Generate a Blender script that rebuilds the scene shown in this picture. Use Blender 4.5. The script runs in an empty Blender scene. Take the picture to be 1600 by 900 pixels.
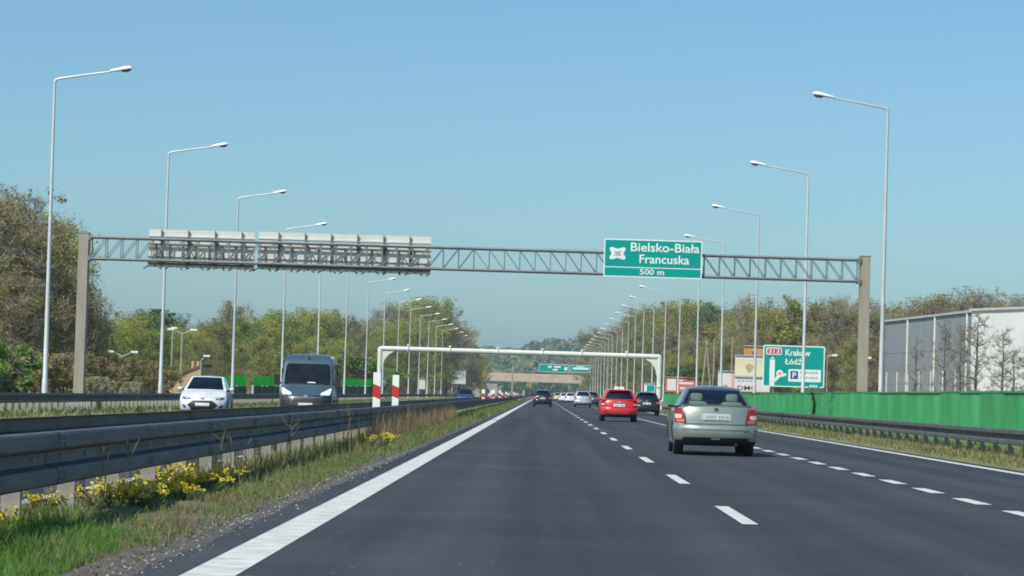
import bpy, bmesh, math, random
import numpy as np
from mathutils import Vector, Matrix, Euler

SC = bpy.context.scene
COL = SC.collection
R = math.radians

# ------------------------------------------------------------------ camera
FPX, PW, PH = 4450.0, 1600, 900          # focal length and frame in photo pixels
CAMH = 1.15
VPX, VPY, ROLL = 846.0, 616.5, R(1.72)
v = Vector((VPX - PW / 2, PH / 2 - VPY, -FPX)).normalized()          # world +Y seen from the camera
u = Vector((math.sin(ROLL), math.cos(ROLL), 0))
u = (u - v * u.dot(v)).normalized()                                  # world +Z
w_ = v.cross(u)                                                      # world +X
ROT = Matrix((w_, v, u))                                             # camera -> world
cam_d = bpy.data.cameras.new('camera'); cam_d.sensor_width = 36
cam_d.lens = FPX * 36 / PW; cam_d.clip_start = 0.5; cam_d.clip_end = 20000
cam = bpy.data.objects.new('camera', cam_d); COL.objects.link(cam)
cam.matrix_world = Matrix.Translation((0, 0, CAMH)) @ ROT.to_4x4()
SC.camera = cam

# ------------------------------------------------------------------ light
TOSUN = Vector((-0.50, -0.62, 0.86)).normalized()
SUN_EL = math.asin(TOSUN.z); SUN_AZ = math.atan2(TOSUN.x, TOSUN.y)
world = bpy.data.worlds.new('World'); SC.world = world; world.use_nodes = True
nt = world.node_tree; nt.nodes.clear()
sky = nt.nodes.new('ShaderNodeTexSky'); sky.sky_type = 'NISHITA'; sky.sun_disc = False
sky.sun_elevation = SUN_EL; sky.sun_rotation = SUN_AZ % (2 * math.pi)
sky.air_density = 1.0; sky.dust_density = 0.85; sky.ozone_density = 10.0; sky.altitude = 0
bg = nt.nodes.new('ShaderNodeBackground'); bg.inputs['Strength'].default_value = 0.123
out = nt.nodes.new('ShaderNodeOutputWorld')
tint = nt.nodes.new('ShaderNodeMixRGB'); tint.blend_type = 'MULTIPLY'; tint.inputs[0].default_value = 1.0
tint.inputs[2].default_value = (1.0, 1.12, 0.98, 1)          # white balance of the photograph
nt.links.new(sky.outputs[0], tint.inputs[1]); nt.links.new(tint.outputs[0], bg.inputs[0]); nt.links.new(bg.outputs[0], out.inputs[0])
sun_d = bpy.data.lights.new('sun', 'SUN'); sun_d.energy = 4.5; sun_d.angle = R(0.53)
sun_d.color = (1.0, 0.955, 0.84)
sun = bpy.data.objects.new('sun', sun_d); COL.objects.link(sun)
sun.rotation_euler = TOSUN.to_track_quat('Z', 'Y').to_euler(); sun.location = (0, 0, 60)

SC.render.engine = 'CYCLES'
SC.view_settings.view_transform = 'Standard'; SC.view_settings.look = 'None'
SC.view_settings.exposure = 0.0; SC.view_settings.gamma = 1.0
SC.view_settings.use_curve_mapping = False
SC.cycles.use_denoising = True
SC.cycles.max_bounces = 8; SC.cycles.transparent_max_bounces = 16
SC.cycles.volume_bounces = 0
SC.cycles.filter_width = 1.8

# ------------------------------------------------------------------ helpers
def at(px, py, Y):
    """world point at depth Y seen at a photo pixel"""
    d = ROT @ Vector((px - PW / 2, PH / 2 - py, -FPX))
    k = Y / d.y
    return Vector((d.x * k, Y, CAMH + d.z * k))
def atx(px, Y): return at(px, VPY + (px - VPX) * math.tan(ROLL), Y).x
def atz(px, py, Y): return at(px, py, Y).z

def tag(o, label=None, cat=None, group=None, kind=None):
    if label: o['label'] = label
    if cat: o['category'] = cat
    if group: o['group'] = group
    if kind: o['kind'] = kind
    return o
def empty(name, loc=(0, 0, 0), rz=0.0):
    o = bpy.data.objects.new(name, None); COL.objects.link(o)
    o.location = loc; o.rotation_euler = (0, 0, rz); o.empty_display_size = 0.2
    return o
def link(name, me, parent=None, loc=None, rz=0.0):
    o = bpy.data.objects.new(name, me); COL.objects.link(o)
    if parent is not None: o.parent = parent
    if loc is not None: o.location = loc
    if rz: o.rotation_euler = (0, 0, rz)
    return o
def kids(o): return CH.get(o.name, [])
def copy_tree(o, parent=None):
    c = o.copy(); COL.objects.link(c); c.parent = parent
    for ch in list(o.children): copy_tree(ch, c)
    return c
ORD = ['nearest', 'second', 'third', 'fourth', 'fifth', 'sixth', 'seventh', 'eighth', 'ninth', 'tenth', 'eleventh', 'twelfth',
       'thirteenth', 'fourteenth', 'fifteenth', 'sixteenth', 'seventeenth', 'eighteenth', 'nineteenth', 'twentieth', 'twenty-first', 'twenty-second', 'twenty-third', 'twenty-fourth']

class MB:
    """collects shapes of ONE part, then links them as one mesh"""
    def __init__(s): s.v = []; s.f = []; s.m = []
    def add(s, vs, fs, mi=0):
        n = len(s.v); s.v += [tuple(p) for p in vs]
        s.f += [tuple(i + n for i in f) for f in fs]; s.m += [mi] * len(fs); return s
    def box(s, c, d, mi=0, rz=0.0, M=None):
        x, y, z = d[0] / 2, d[1] / 2, d[2] / 2
        vs = [Vector((a, b, e)) for e in (-z, z) for a, b in ((-x, -y), (x, -y), (x, y), (-x, y))]
        if M is not None: vs = [M @ p for p in vs]
        elif rz: q = Matrix.Rotation(rz, 3, 'Z'); vs = [q @ p for p in vs]
        c = Vector(c); vs = [p + c for p in vs]
        return s.add(vs, [(3, 2, 1, 0), (4, 5, 6, 7), (0, 1, 5, 4), (1, 2, 6, 5), (2, 3, 7, 6), (3, 0, 4, 7)], mi)
    def bar(s, a, b, w, h=None, mi=0):
        a, b = Vector(a), Vector(b); h = h or w
        d = (b - a).normalized()
        up = Vector((0, 0, 1)) if abs(d.z) < 0.95 else Vector((0, 1, 0))
        x = d.cross(up).normalized(); y = x.cross(d)
        vs = []
        for p in (a, b):
            for i, j in ((-1, -1), (1, -1), (1, 1), (-1, 1)): vs.append(p + x * (i * w / 2) + y * (j * h / 2))
        return s.add(vs, [(0, 1, 2, 3), (7, 6, 5, 4), (0, 4, 5, 1), (1, 5, 6, 2), (2, 6, 7, 3), (3, 7, 4, 0)], mi)
    def tube(s, pts, rad, n=8, mi=0, caps=True):
        pts = [Vector(p) for p in pts]; rr = rad if hasattr(rad, '__len__') else [rad] * len(pts)
        base = len(s.v); ref = None
        for i, p in enumerate(pts):
            d = (pts[min(i + 1, len(pts) - 1)] - pts[max(i - 1, 0)]).normalized()
            if ref is None: ref = Vector((1, 0, 0)) if abs(d.x) < 0.9 else Vector((0, 1, 0))
            x = (ref - d * ref.dot(d)).normalized(); y = d.cross(x); ref = x
            for k in range(n):
                a = 2 * math.pi * k / n
                s.v.append(tuple(p + (x * math.cos(a) + y * math.sin(a)) * rr[i]))
        for i in range(len(pts) - 1):
            for k in range(n):
                a = base + i * n + k; b = base + i * n + (k + 1) % n
                s.f.append((a, b, b + n, a + n)); s.m.append(mi)
        if caps:
            s.f.append(tuple(base + k for k in range(n))[::-1]); s.m.append(mi)
            e = base + (len(pts) - 1) * n; s.f.append(tuple(e + k for k in range(n))); s.m.append(mi)
        return s
    def lathe_x(s, prof, n=24, mi=0):
        """prof: (x, r) points revolved round the x axis"""
        base = len(s.v)
        for x, r in prof:
            for k in range(n):
                a = 2 * math.pi * k / n; s.v.append((x, r * math.cos(a), r * math.sin(a)))
        for i in range(len(prof) - 1):
            for k in range(n):
                a = base + i * n + k; b = base + i * n + (k + 1) % n
                s.f.append((a, b, b + n, a + n)); s.m.append(mi)
        return s
    def prism(s, poly, y0, y1, mi=0):
        """poly in (x,z), extruded along y"""
        n = len(poly)
        vs = [(x, y0, z) for x, z in poly] + [(x, y1, z) for x, z in poly]
        fs = [tuple(range(n)), tuple(range(n, 2 * n))[::-1]] + [(i, i + n, (i + 1) % n + n, (i + 1) % n) for i in range(n)]
        return s.add(vs, fs, mi)
    def strip(s, prof, y0, y1, mi=0, ny=1):
        """open profile (x,z) swept along y"""
        base = len(s.v); n = len(prof)
        for j in range(ny + 1):
            y = y0 + (y1 - y0) * j / ny
            s.v += [(x, y, z) for x, z in prof]
        for j in range(ny):
            for i in range(n - 1):
                a = base + j * n + i; s.f.append((a, a + 1, a + 1 + n, a + n)); s.m.append(mi)
        return s
    def mesh(s, name, mats, sharp=40, recalc=True):
        me = bpy.data.meshes.new(name); me.from_pydata(s.v, [], s.f)
        for m in (mats if isinstance(mats, (list, tuple)) else [mats]): me.materials.append(m)
        if any(s.m): me.polygons.foreach_set('material_index', s.m)
        if recalc or sharp:
            bm = bmesh.new(); bm.from_mesh(me)
            if recalc: bmesh.ops.recalc_face_normals(bm, faces=bm.faces)
            if sharp:
                lim = R(sharp)
                for f in bm.faces: f.smooth = True
                for e in bm.edges:
                    if len(e.link_faces) != 2 or e.calc_face_angle(3.2) > lim: e.smooth = False
            bm.to_mesh(me); bm.free()
        me.update(); return me
    def build(s, name, mats, parent=None, loc=None, rz=0.0, sharp=40, recalc=True):
        return link(name, s.mesh(name, mats, sharp, recalc), parent, loc, rz)

# ------------------------------------------------------------------ materials
def mat(name, col, var=0.12, scale=3.0, rough=0.6, metal=0.0, bump=0.0, col2=None, bscale=None, trans=0.0, rnd=0.0, detail=6, spec=0.5, coat=0.0, stretch=None):
    m = bpy.data.materials.new(name); m.use_nodes = True
    t = m.node_tree; N = t.nodes; L = t.links; b = N['Principled BSDF']
    b.inputs['Roughness'].default_value = rough; b.inputs['Metallic'].default_value = metal
    b.inputs['Specular IOR Level'].default_value = spec
    if coat: b.inputs['Coat Weight'].default_value = coat; b.inputs['Coat Roughness'].default_value = 0.05
    tc = N.new('ShaderNodeTexCoord'); src = tc.outputs['Object']
    if stretch:
        mp = N.new('ShaderNodeMapping'); mp.inputs['Scale'].default_value = stretch
        L.new(src, mp.inputs[0]); src = mp.outputs[0]
    nz = N.new('ShaderNodeTexNoise'); nz.inputs['Scale'].default_value = scale; nz.inputs['Detail'].default_value = detail
    L.new(src, nz.inputs['Vector'])
    cr = N.new('ShaderNodeValToRGB')
    c2 = col2 or tuple(min(1, c * (1 + var)) for c in col); c1 = tuple(c * (1 - var) for c in col) if not col2 else col
    cr.color_ramp.elements[0].color = (*c1, 1); cr.color_ramp.elements[1].color = (*c2, 1)
    cr.color_ramp.elements[0].position = 0.32; cr.color_ramp.elements[1].position = 0.68
    L.new(nz.outputs['Fac'], cr.inputs[0]); csock = cr.outputs[0]
    if rnd:
        oi = N.new('ShaderNodeObjectInfo'); hs = N.new('ShaderNodeHueSaturation')
        mr = N.new('ShaderNodeMapRange'); mr.inputs['To Min'].default_value = 1 - rnd; mr.inputs['To Max'].default_value = 1 + rnd
        L.new(oi.outputs['Random'], mr.inputs[0]); L.new(mr.outputs[0], hs.inputs['Value'])
        L.new(csock, hs.inputs['Color']); csock = hs.outputs[0]
    L.new(csock, b.inputs['Base Color'])
    if bump:
        n2 = N.new('ShaderNodeTexNoise'); n2.inputs['Scale'].default_value = bscale or scale * 4; n2.inputs['Detail'].default_value = 4
        L.new(src, n2.inputs['Vector'])
        bp = N.new('ShaderNodeBump'); bp.inputs['Strength'].default_value = bump; bp.inputs['Distance'].default_value = 0.02
        L.new(n2.outputs['Fac'], bp.inputs['Height']); L.new(bp.outputs[0], b.inputs['Normal'])
    if trans:
        tr = N.new('ShaderNodeBsdfTranslucent'); mx = N.new('ShaderNodeMixShader'); mx.inputs[0].default_value = trans
        L.new(csock, tr.inputs[0]); L.new(b.outputs[0], mx.inputs[1]); L.new(tr.outputs[0], mx.inputs[2])
        L.new(mx.outputs[0], N['Material Output'].inputs['Surface'])
    return m
def glass(name, tint, refl=0.12):
    m = bpy.data.materials.new(name); m.use_nodes = True; t = m.node_tree; N = t.nodes; L = t.links
    N.remove(N['Principled BSDF'])
    tr = N.new('ShaderNodeBsdfTransparent'); tr.inputs[0].default_value = (*tint, 1)
    gl = N.new('ShaderNodeBsdfGlossy'); gl.inputs['Roughness'].default_value = 0.04
    gl.inputs[0].default_value = (0.9, 0.95, 1, 1)
    fr = N.new('ShaderNodeFresnel'); fr.inputs[0].default_value = 1.5
    ad = N.new('ShaderNodeMath'); ad.operation = 'ADD'; ad.inputs[1].default_value = refl - 0.04
    mx = N.new('ShaderNodeMixShader')
    L.new(fr.outputs[0], ad.inputs[0]); L.new(ad.outputs[0], mx.inputs[0]); L.new(tr.outputs[0], mx.inputs[1]); L.new(gl.outputs[0], mx.inputs[2])
    L.new(mx.outputs[0], N['Material Output'].inputs['Surface'])
    return m

def asphalt(name, base, seam):
    m = mat(name, base, 0.16, 0.35, rough=0.72, bump=0.5, bscale=90, spec=0.45)
    t = m.node_tree; N = t.nodes; L = t.links; b = N['Principled BSDF']
    src = b.inputs['Base Color'].links[0].from_socket
    tc = N.new('ShaderNodeTexCoord')
    def layer(scale, vec, lo, hi, fac, sock, pos):
        mp = N.new('ShaderNodeMapping'); mp.inputs['Scale'].default_value = vec; L.new(tc.outputs['Object'], mp.inputs[0])
        nz = N.new('ShaderNodeTexNoise'); nz.inputs['Scale'].default_value = scale; nz.inputs['Detail'].default_value = 3
        L.new(mp.outputs[0], nz.inputs['Vector'])
        cr = N.new('ShaderNodeValToRGB'); cr.color_ramp.elements[0].color = (lo, lo, lo, 1); cr.color_ramp.elements[1].color = (hi, hi, hi, 1)
        cr.color_ramp.elements[0].position, cr.color_ramp.elements[1].position = pos
        L.new(nz.outputs['Fac'], cr.inputs[0])
        mx = N.new('ShaderNodeMixRGB'); mx.blend_type = 'MULTIPLY'; mx.inputs[0].default_value = fac
        L.new(sock, mx.inputs[1]); L.new(cr.outputs[0], mx.inputs[2]); return mx.outputs[0]
    s = layer(1.1, (1, 0.012, 1), 0.66, 1.28, 1.0, src, (0.35, 0.68))      # worn wheel tracks along the lanes
    s = layer(45, (1, 0.8, 1), 0.45, 1.5, 1.0, s, (0.3, 0.7))              # aggregate
    s = layer(9, (1, 0.6, 1), 1.0, 2.6, 1.0, s, (0.66, 0.74))             # pale chips
    L.new(s, b.inputs['Base Color'])
    return m

M = {}
M['asphalt'] = asphalt('asphalt', (0.046, 0.0505, 0.056), 0)
M['asphalt_old'] = asphalt('asphalt_old', (0.06, 0.06, 0.066), 0)
M['paint'] = mat('road_paint', (0.76, 0.76, 0.73), 0.0, 4, rough=0.65, col2=(0.52, 0.52, 0.49), bump=0.3, bscale=60)
M['ground'] = mat('field_grass', (0.10, 0.13, 0.045), 0, 0.25, rough=0.95, col2=(0.20, 0.19, 0.08), bump=0.4, bscale=3)
M['soil'] = mat('median_soil', (0.12, 0.085, 0.055), 0, 1.3, rough=0.95, col2=(0.16, 0.15, 0.08), bump=0.6, bscale=14)
M['gravel'] = mat('gravel', (0.075, 0.072, 0.066), 0, 9, rough=0.95, col2=(0.15, 0.14, 0.12), bump=1.0, bscale=30)
M['verge'] = mat('verge_grass', (0.14, 0.16, 0.05), 0, 0.9, rough=0.95, col2=(0.24, 0.21, 0.10), bump=0.5, bscale=8)
M['zinc'] = mat('weathered_zinc', (0.105, 0.103, 0.098), 0.28, 2.5, rough=0.62, metal=0.1, bump=0.05, stretch=(3, 0.6, 3))
M['zinc_post'] = mat('post_zinc', (0.32, 0.305, 0.265), 0.2, 7, rough=0.65, metal=0.15)
M['bolt'] = mat('bolt_steel', (0.55, 0.55, 0.55), 0.1, 9, rough=0.4, metal=0.6)
M['bolt_dark'] = mat('bolt_slot_dark', (0.04, 0.04, 0.045), 0.1, 9, rough=0.6)
M['lamp_pole'] = mat('galvanised_pole', (0.60, 0.62, 0.62), 0.1, 1.5, rough=0.5, metal=0.2, rnd=0.08)
M['lamp_head'] = mat('lamp_housing', (0.82, 0.84, 0.84), 0.05, 4, rough=0.4)
M['lamp_glass'] = mat('lamp_glass', (0.16, 0.18, 0.2), 0.1, 4, rough=0.15)
M['gantry_post'] = mat('gantry_post_paint', (0.33, 0.29, 0.235), 0.12, 1.2, rough=0.65, stretch=(4, 4, 0.5))
M['gantry_steel'] = mat('gantry_steel', (0.205, 0.215, 0.225), 0.15, 2, rough=0.55, metal=0.25)
M['sign_back'] = mat('sign_back_aluminium', (0.68, 0.68, 0.63), 0.07, 1.5, rough=0.55, metal=0.1)
M['bracket'] = mat('bracket_steel', (0.17, 0.17, 0.15), 0.2, 3, rough=0.65, metal=0.2)
M['teal'] = mat('sign_green', (0.001, 0.32, 0.265), 0.04, 1.5, rough=0.6, spec=0.15)
M['sign_white'] = mat('sign_white', (0.80, 0.84, 0.82), 0.03, 2, rough=0.45)
M['sign_grey'] = mat('sign_grey', (0.55, 0.57, 0.58), 0.06, 2, rough=0.5)
M['sign_red'] = mat('sign_red', (0.52, 0.03, 0.03), 0.05, 2, rough=0.45)
M['sign_blue'] = mat('sign_blue', (0.02, 0.07, 0.22), 0.05, 2, rough=0.45)
M['print_grey'] = mat('print_grey', (0.34, 0.36, 0.40), 0.1, 5, rough=0.5)
M['print_dark'] = mat('print_dark', (0.06, 0.06, 0.07), 0.1, 5, rough=0.5)
M['portal'] = mat('portal_white', (0.72, 0.73, 0.66), 0.05, 1.0, rough=0.5)
M['wallgreen'] = mat('noise_wall_green', (0.045, 0.295, 0.105), 0.22, 1.1, rough=0.6, rnd=0.09, stretch=(1, 1, 0.35))
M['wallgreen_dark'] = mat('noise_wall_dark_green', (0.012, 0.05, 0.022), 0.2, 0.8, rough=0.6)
M['bright_green'] = mat('barrier_green', (0.05, 0.62, 0.14), 0.06, 0.8, rough=0.5, trans=0.75)
M['concrete'] = mat('concrete', (0.36, 0.34, 0.31), 0.15, 0.4, rough=0.85, bump=0.2)
M['deck'] = mat('deck_ochre', (0.55, 0.42, 0.30), 0.12, 0.3, rough=0.8)
M['hall_grey'] = mat('hall_grey_cladding', (0.26, 0.275, 0.30), 0.08, 0.5, rough=0.6)
M['hall_white'] = mat('hall_white_cladding', (0.72, 0.72, 0.70), 0.05, 0.3, rough=0.6)
M['roof_edge'] = mat('roof_trim', (0.5, 0.49, 0.46), 0.1, 0.6, rough=0.6)
M['ochre'] = mat('ochre_render', (0.50, 0.36, 0.20), 0.1, 0.8, rough=0.85)
M['brown_roof'] = mat('brown_roof', (0.13, 0.085, 0.06), 0.2, 2, rough=0.8)
M['earth'] = mat('bare_earth', (0.25, 0.20, 0.145), 0.25, 0.15, rough=0.95, bump=0.6, bscale=1)
M['yellow'] = mat('machine_yellow', (0.62, 0.50, 0.09), 0.1, 1, rough=0.5)
M['cream'] = mat('board_cream', (0.72, 0.64, 0.40), 0, 0.9, rough=0.6, col2=(0.76, 0.70, 0.52))
M['orange'] = mat('board_orange', (0.52, 0.29, 0.10), 0.08, 1, rough=0.6)
M['pinkwhite'] = mat('board_white', (0.72, 0.66, 0.64), 0, 0.8, rough=0.6, col2=(0.74, 0.72, 0.70))
M['boardred'] = mat('board_red', (0.62, 0.13, 0.09), 0.08, 0.7, rough=0.6)
M['wood'] = mat('pole_wood', (0.30, 0.25, 0.20), 0.2, 2, rough=0.85)
M['tyre'] = mat('tyre_rubber', (0.018, 0.018, 0.019), 0.2, 8, rough=0.85)
M['rim'] = mat('alloy_rim', (0.45, 0.46, 0.47), 0.1, 6, rough=0.35, metal=0.7)
M['plastic'] = mat('black_plastic', (0.02, 0.02, 0.022), 0.2, 6, rough=0.6)
M['under'] = mat('underbody', (0.012, 0.012, 0.012), 0.2, 6, rough=0.9)
M['plate_dull'] = mat('plate_dull', (0.50, 0.53, 0.49), 0.05, 6, rough=0.6)
M['plate_faint'] = mat('plate_faint_print', (0.28, 0.30, 0.28), 0.1, 6, rough=0.6)
M['plate'] = mat('plate_white', (0.78, 0.78, 0.76), 0.04, 6, rough=0.5)
M['platetext'] = mat('plate_print', (0.10, 0.10, 0.11), 0.1, 9, rough=0.6)
M['redlens'] = mat('red_lens', (0.30, 0.012, 0.02), 0.15, 12, rough=0.2, coat=0.6)
M['clearlens'] = mat('clear_lens', (0.70, 0.50, 0.46), 0.1, 12, rough=0.15, coat=0.6)
M['orangelens'] = mat('orange_lens', (0.75, 0.16, 0.05), 0.1, 12, rough=0.2, coat=0.6)
M['headlens'] = mat('head_lens', (0.80, 0.83, 0.85), 0.1, 12, rough=0.12, coat=0.8)
M['chrome'] = mat('chrome', (0.75, 0.77, 0.78), 0.03, 8, rough=0.15, metal=0.9)
M['beige_cloth'] = mat('beige_cloth', (0.48, 0.46, 0.38), 0.08, 12, rough=0.9)
M['dark_cloth'] = mat('dark_cloth', (0.03, 0.032, 0.035), 0.15, 12, rough=0.95)
M['glass'] = glass('window_glass', (0.60, 0.74, 0.70), 0.10)
M['glass_dark'] = glass('window_glass_tinted', (0.20, 0.25, 0.28), 0.10)
M['glass_solid'] = mat('dark_windscreen', (0.010, 0.014, 0.018), 0.3, 3, rough=0.12, spec=0.3)
def paint(name, c, metal=0.0, rough=0.35, var=0.03, **k): return mat(name, c, var, 2, rough=rough, metal=metal, coat=0.7, **k)
M['silver'] = paint('paint_silver_green', (0.30, 0.335, 0.29), 0.5, 0.36)
M['roof_slate'] = paint('paint_slate_roof', (0.12, 0.14, 0.155), 0.3, 0.35)  # sedan roof and pillars: shade and sky reflection painted into a darker colour
M['red'] = paint('paint_red', (0.62, 0.018, 0.025), 0.0, 0.32)
M['black'] = paint('paint_black', (0.012, 0.013, 0.015), 0.0, 0.3)
M['grey'] = paint('paint_light_grey', (0.52, 0.54, 0.56), 0.4, 0.35)
M['white'] = paint('paint_white', (0.78, 0.79, 0.80), 0.0, 0.35)
M['white_wrap'] = paint('paint_white_mottled', (0.80, 0.81, 0.83), 0.0, 0.4, col2=(0.62, 0.63, 0.67))
M['slate'] = paint('paint_slate_blue', (0.05, 0.092, 0.122), 0.1, 0.42)
M['navy'] = paint('paint_navy', (0.02, 0.05, 0.11), 0.1, 0.35)
M['darkgrey'] = paint('paint_dark_grey', (0.05, 0.055, 0.06), 0.2, 0.35)
M['beige'] = paint('paint_beige', (0.5, 0.42, 0.3), 0.1, 0.4)
# plants
def leafm(name, c, c2, rnd=0.18, tr=0.35): return mat(name, c, 0, 1.6, rough=0.7, col2=c2, trans=tr, rnd=rnd, spec=0.2, detail=2)
M['bark'] = mat('bark', (0.11, 0.09, 0.07), 0.25, 3, rough=0.95, rnd=0.15)
M['bark_birch'] = mat('birch_bark', (0.45, 0.43, 0.38), 0, 2, rough=0.9, col2=(0.2, 0.18, 0.16), stretch=(1, 1, 3))
M['twig'] = mat('twigs', (0.29, 0.245, 0.20), 0.2, 3, rough=0.95, rnd=0.2)
M['twig_pale'] = mat('pale_twigs', (0.27, 0.23, 0.17), 0.2, 3, rough=0.95, rnd=0.2)
M['bud'] = leafm('budding_leaves', (0.271, 0.221, 0.107), (0.374, 0.310, 0.131), 0.2, 0.3)
M['olive'] = leafm('olive_leaves', (0.269, 0.286, 0.072), (0.368, 0.361, 0.094))
M['yelgreen'] = leafm('young_yellow_green_leaves', (0.322, 0.374, 0.053), (0.451, 0.459, 0.083))
M['green'] = leafm('green_leaves', (0.126, 0.224, 0.049), (0.195, 0.312, 0.074))
M['deepgreen'] = leafm('deep_green_leaves', (0.035, 0.086, 0.035), (0.062, 0.133, 0.047))
M['brightleaf'] = leafm('bright_green_leaves', (0.10, 0.19, 0.02), (0.15, 0.25, 0.04))
M['rusty'] = leafm('rusty_leaves', (0.216, 0.108, 0.057), (0.273, 0.151, 0.079))
M['blossom'] = leafm('pale_blossom', (0.52, 0.50, 0.44), (0.4, 0.39, 0.30))
M['g1'] = leafm('grass_lush', (0.115, 0.270, 0.047), (0.189, 0.365, 0.081), 0, 0.4)
M['g2'] = leafm('grass_mid', (0.130, 0.195, 0.052), (0.221, 0.260, 0.091), 0, 0.35)
M['g3'] = leafm('grass_dry', (0.310, 0.247, 0.138), (0.414, 0.345, 0.207), 0, 0.3)
M['g4'] = leafm('weed_red_brown', (0.186, 0.118, 0.068), (0.273, 0.193, 0.118), 0, 0.25)
M['g5'] = leafm('weed_dark', (0.065, 0.078, 0.039), (0.130, 0.117, 0.065), 0, 0.25)
M['petal'] = leafm('yellow_petals', (0.70, 0.55, 0.03), (0.78, 0.68, 0.14), 0, 0.3)
# ================================================================== SETTING
rng = np.random.default_rng(7); random.seed(7)
def sheet(name, prof, y0, y1, m, label, cat, ny=1, kind='structure'):
    o = MB().strip(prof, y0, y1, ny=ny).build(name, m, sharp=0, recalc=False)
    return tag(o, label, cat, kind=kind)
sheet('ground', [(-3500, -0.55), (3500, -0.55)], -300, 4600, M['ground'], 'flat green and straw coloured land reaching to the horizon', 'ground')
road = sheet('road', [(-2.78, -0.002), (-2.42, 0.0), (8.95, 0.0)], -40, 1500, M['asphalt'], 'dark asphalt carriageway with three lanes leading away from the viewer', 'road')
road2 = sheet('oncoming_road', [(-16.7, -0.12), (-5.02, -0.12)], -40, 1500, M['asphalt_old'], 'oncoming carriageway behind the median guardrails', 'road')

# painted lines (children of the roads)
def line(x, w, y0, y1, parent, z):
    return MB().strip([(x - w / 2, z), (x + w / 2, z)], y0, y1, ny=24).build('edge_line', M['paint'], parent, sharp=0, recalc=False)
XL, XD1, XD2, XE = -1.95, 1.98, 5.30, 8.53
line(XL - 0.02, 0.32, -30, 1400, road, 0.004); line(XE, 0.23, -30, 1400, road, 0.004)
line(-5.27, 0.24, -30, 1400, road2, -0.116); line(-16.1, 0.24, -30, 1400, road2, -0.116)
d1 = MB().strip([(-0.075, 0), (0.075, 0)], 0, 4.3, ny=1).mesh('lane_dash', M['paint'], 0, False)
d2 = MB().strip([(-0.10, 0), (0.10, 0)], 0, 2.05, ny=1).mesh('lane_dash_short', M['paint'], 0, False)
y0 = FPX * CAMH / 192.5                      # near end of the dash that shows largest
for k in range(-2, 60): link('lane_dash', d1, road, (XD1, y0 + 12.1 * k, 0.004))
for k in range(-6, 110): link('lane_dash', d2, road, (XD2, 34.0 + 3.9 * k, 0.0045))
for k in range(6, 60):
    link('lane_dash', d1, road2, (-9.0, 12.1 * k, -0.116)); link('lane_dash', d1, road2, (-12.6, 12.1 * k, -0.116))

# median strip, verges
def rough_strip(name, prof, ys, m, label, cat, amp, kind='structure', edge=0.0):
    mb = MB(); n = len(prof)
    for j, y in enumerate(ys):
        for i, (x, z) in enumerate(prof):
            a = 0 if i in (0, n - 1) else amp
            wv = edge * (math.sin(y * 1.3) + 0.6 * math.sin(y * 3.7 + 1) + 0.4 * math.sin(y * 8.3)) * i / n
            mb.v.append((x + wv + rng.normal() * a * (0.3 if edge else 0.8), y, z + (abs(rng.normal()) * 0.5 if edge else rng.normal()) * a))
    for j in range(len(ys) - 1):
        for i in range(n - 1):
            a = j * n + i; mb.f.append((a, a + 1, a + 1 + n, a + n)); mb.m.append(0)
    return tag(mb.build(name, m, sharp=70, recalc=False), label, cat, kind=kind)
ysm = list(np.arange(6, 60, 0.35)) + list(np.arange(60, 200, 2)) + list(np.arange(200, 1501, 20))
rough_strip('median_strip', [(-5.03, -0.30), (-4.99, -0.10), (-4.6, 0.03), (-4.2, 0.08), (-3.8, 0.10), (-3.4, 0.10), (-3.05, 0.08), (-2.8, 0.05), (-2.66, 0.036)], ysm, M['soil'],
            'narrow earth median between the two carriageways', 'median', 0.018)
rough_strip('gravel_edge', [(-2.76, 0.03), (-2.68, 0.038), (-2.6, 0.03), (-2.52, 0.018), (-2.45, 0.006), (-2.40, 0.0015)], ysm, M['gravel'],
            'gravel and dust along the left edge of the asphalt', 'gravel', 0.012, edge=0.025)
ysv = list(np.arange(30, 300, 2)) + list(np.arange(300, 1501, 20))
rough_strip('verge', [(8.9, -0.01), (9.15, 0.02), (9.6, 0.05), (10.2, 0.07), (11, 0.08), (12, 0.08), (14, 0.03), (18, -0.05), (40, -0.57)], ysv, M['verge'],
            'straw green grass verge along the right side of the road', 'verge', 0.02)
rough_strip('far_verge', [(-45, -0.57), (-32, -0.1), (-26, 0.1), (-22, 0.0), (-19, -0.06), (-17.5, -0.08), (-16.65, -0.13)], ysv, M['verge'],
            'grass verge beyond the oncoming carriageway', 'verge', 0.03)

# ================================================================== GUARDRAILS
WP = [(0.0, 0.398), (0.03, 0.400), (0.070, 0.394), (0.083, 0.378), (0.086, 0.33), (0.083, 0.285), (0.070, 0.268), (-0.012, 0.244), (-0.018, 0.20), (-0.012, 0.156), (0.070, 0.132), (0.083, 0.115), (0.086, 0.07), (0.083, 0.022), (0.070, 0.006), (0.03, 0.0), (0.0, 0.002)]
def wmesh(L, hs=1.0):
    front = [(x, z * hs) for x, z in WP]; back = [(x - 0.005, z * hs) for x, z in WP][::-1]
    mb = MB(); prof = front + back + [front[0]]
    mb.strip(prof, 0, L)
    for j in (0, 1): # the far lap slips behind the next section
        for i in range(len(prof)):
            if j == 1: x, y, z = mb.v[len(prof) + i]; mb.v[len(prof) + i] = (x - 0.0055, y, z)
    return mb.mesh('beam', M['zinc'], 28)
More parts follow.
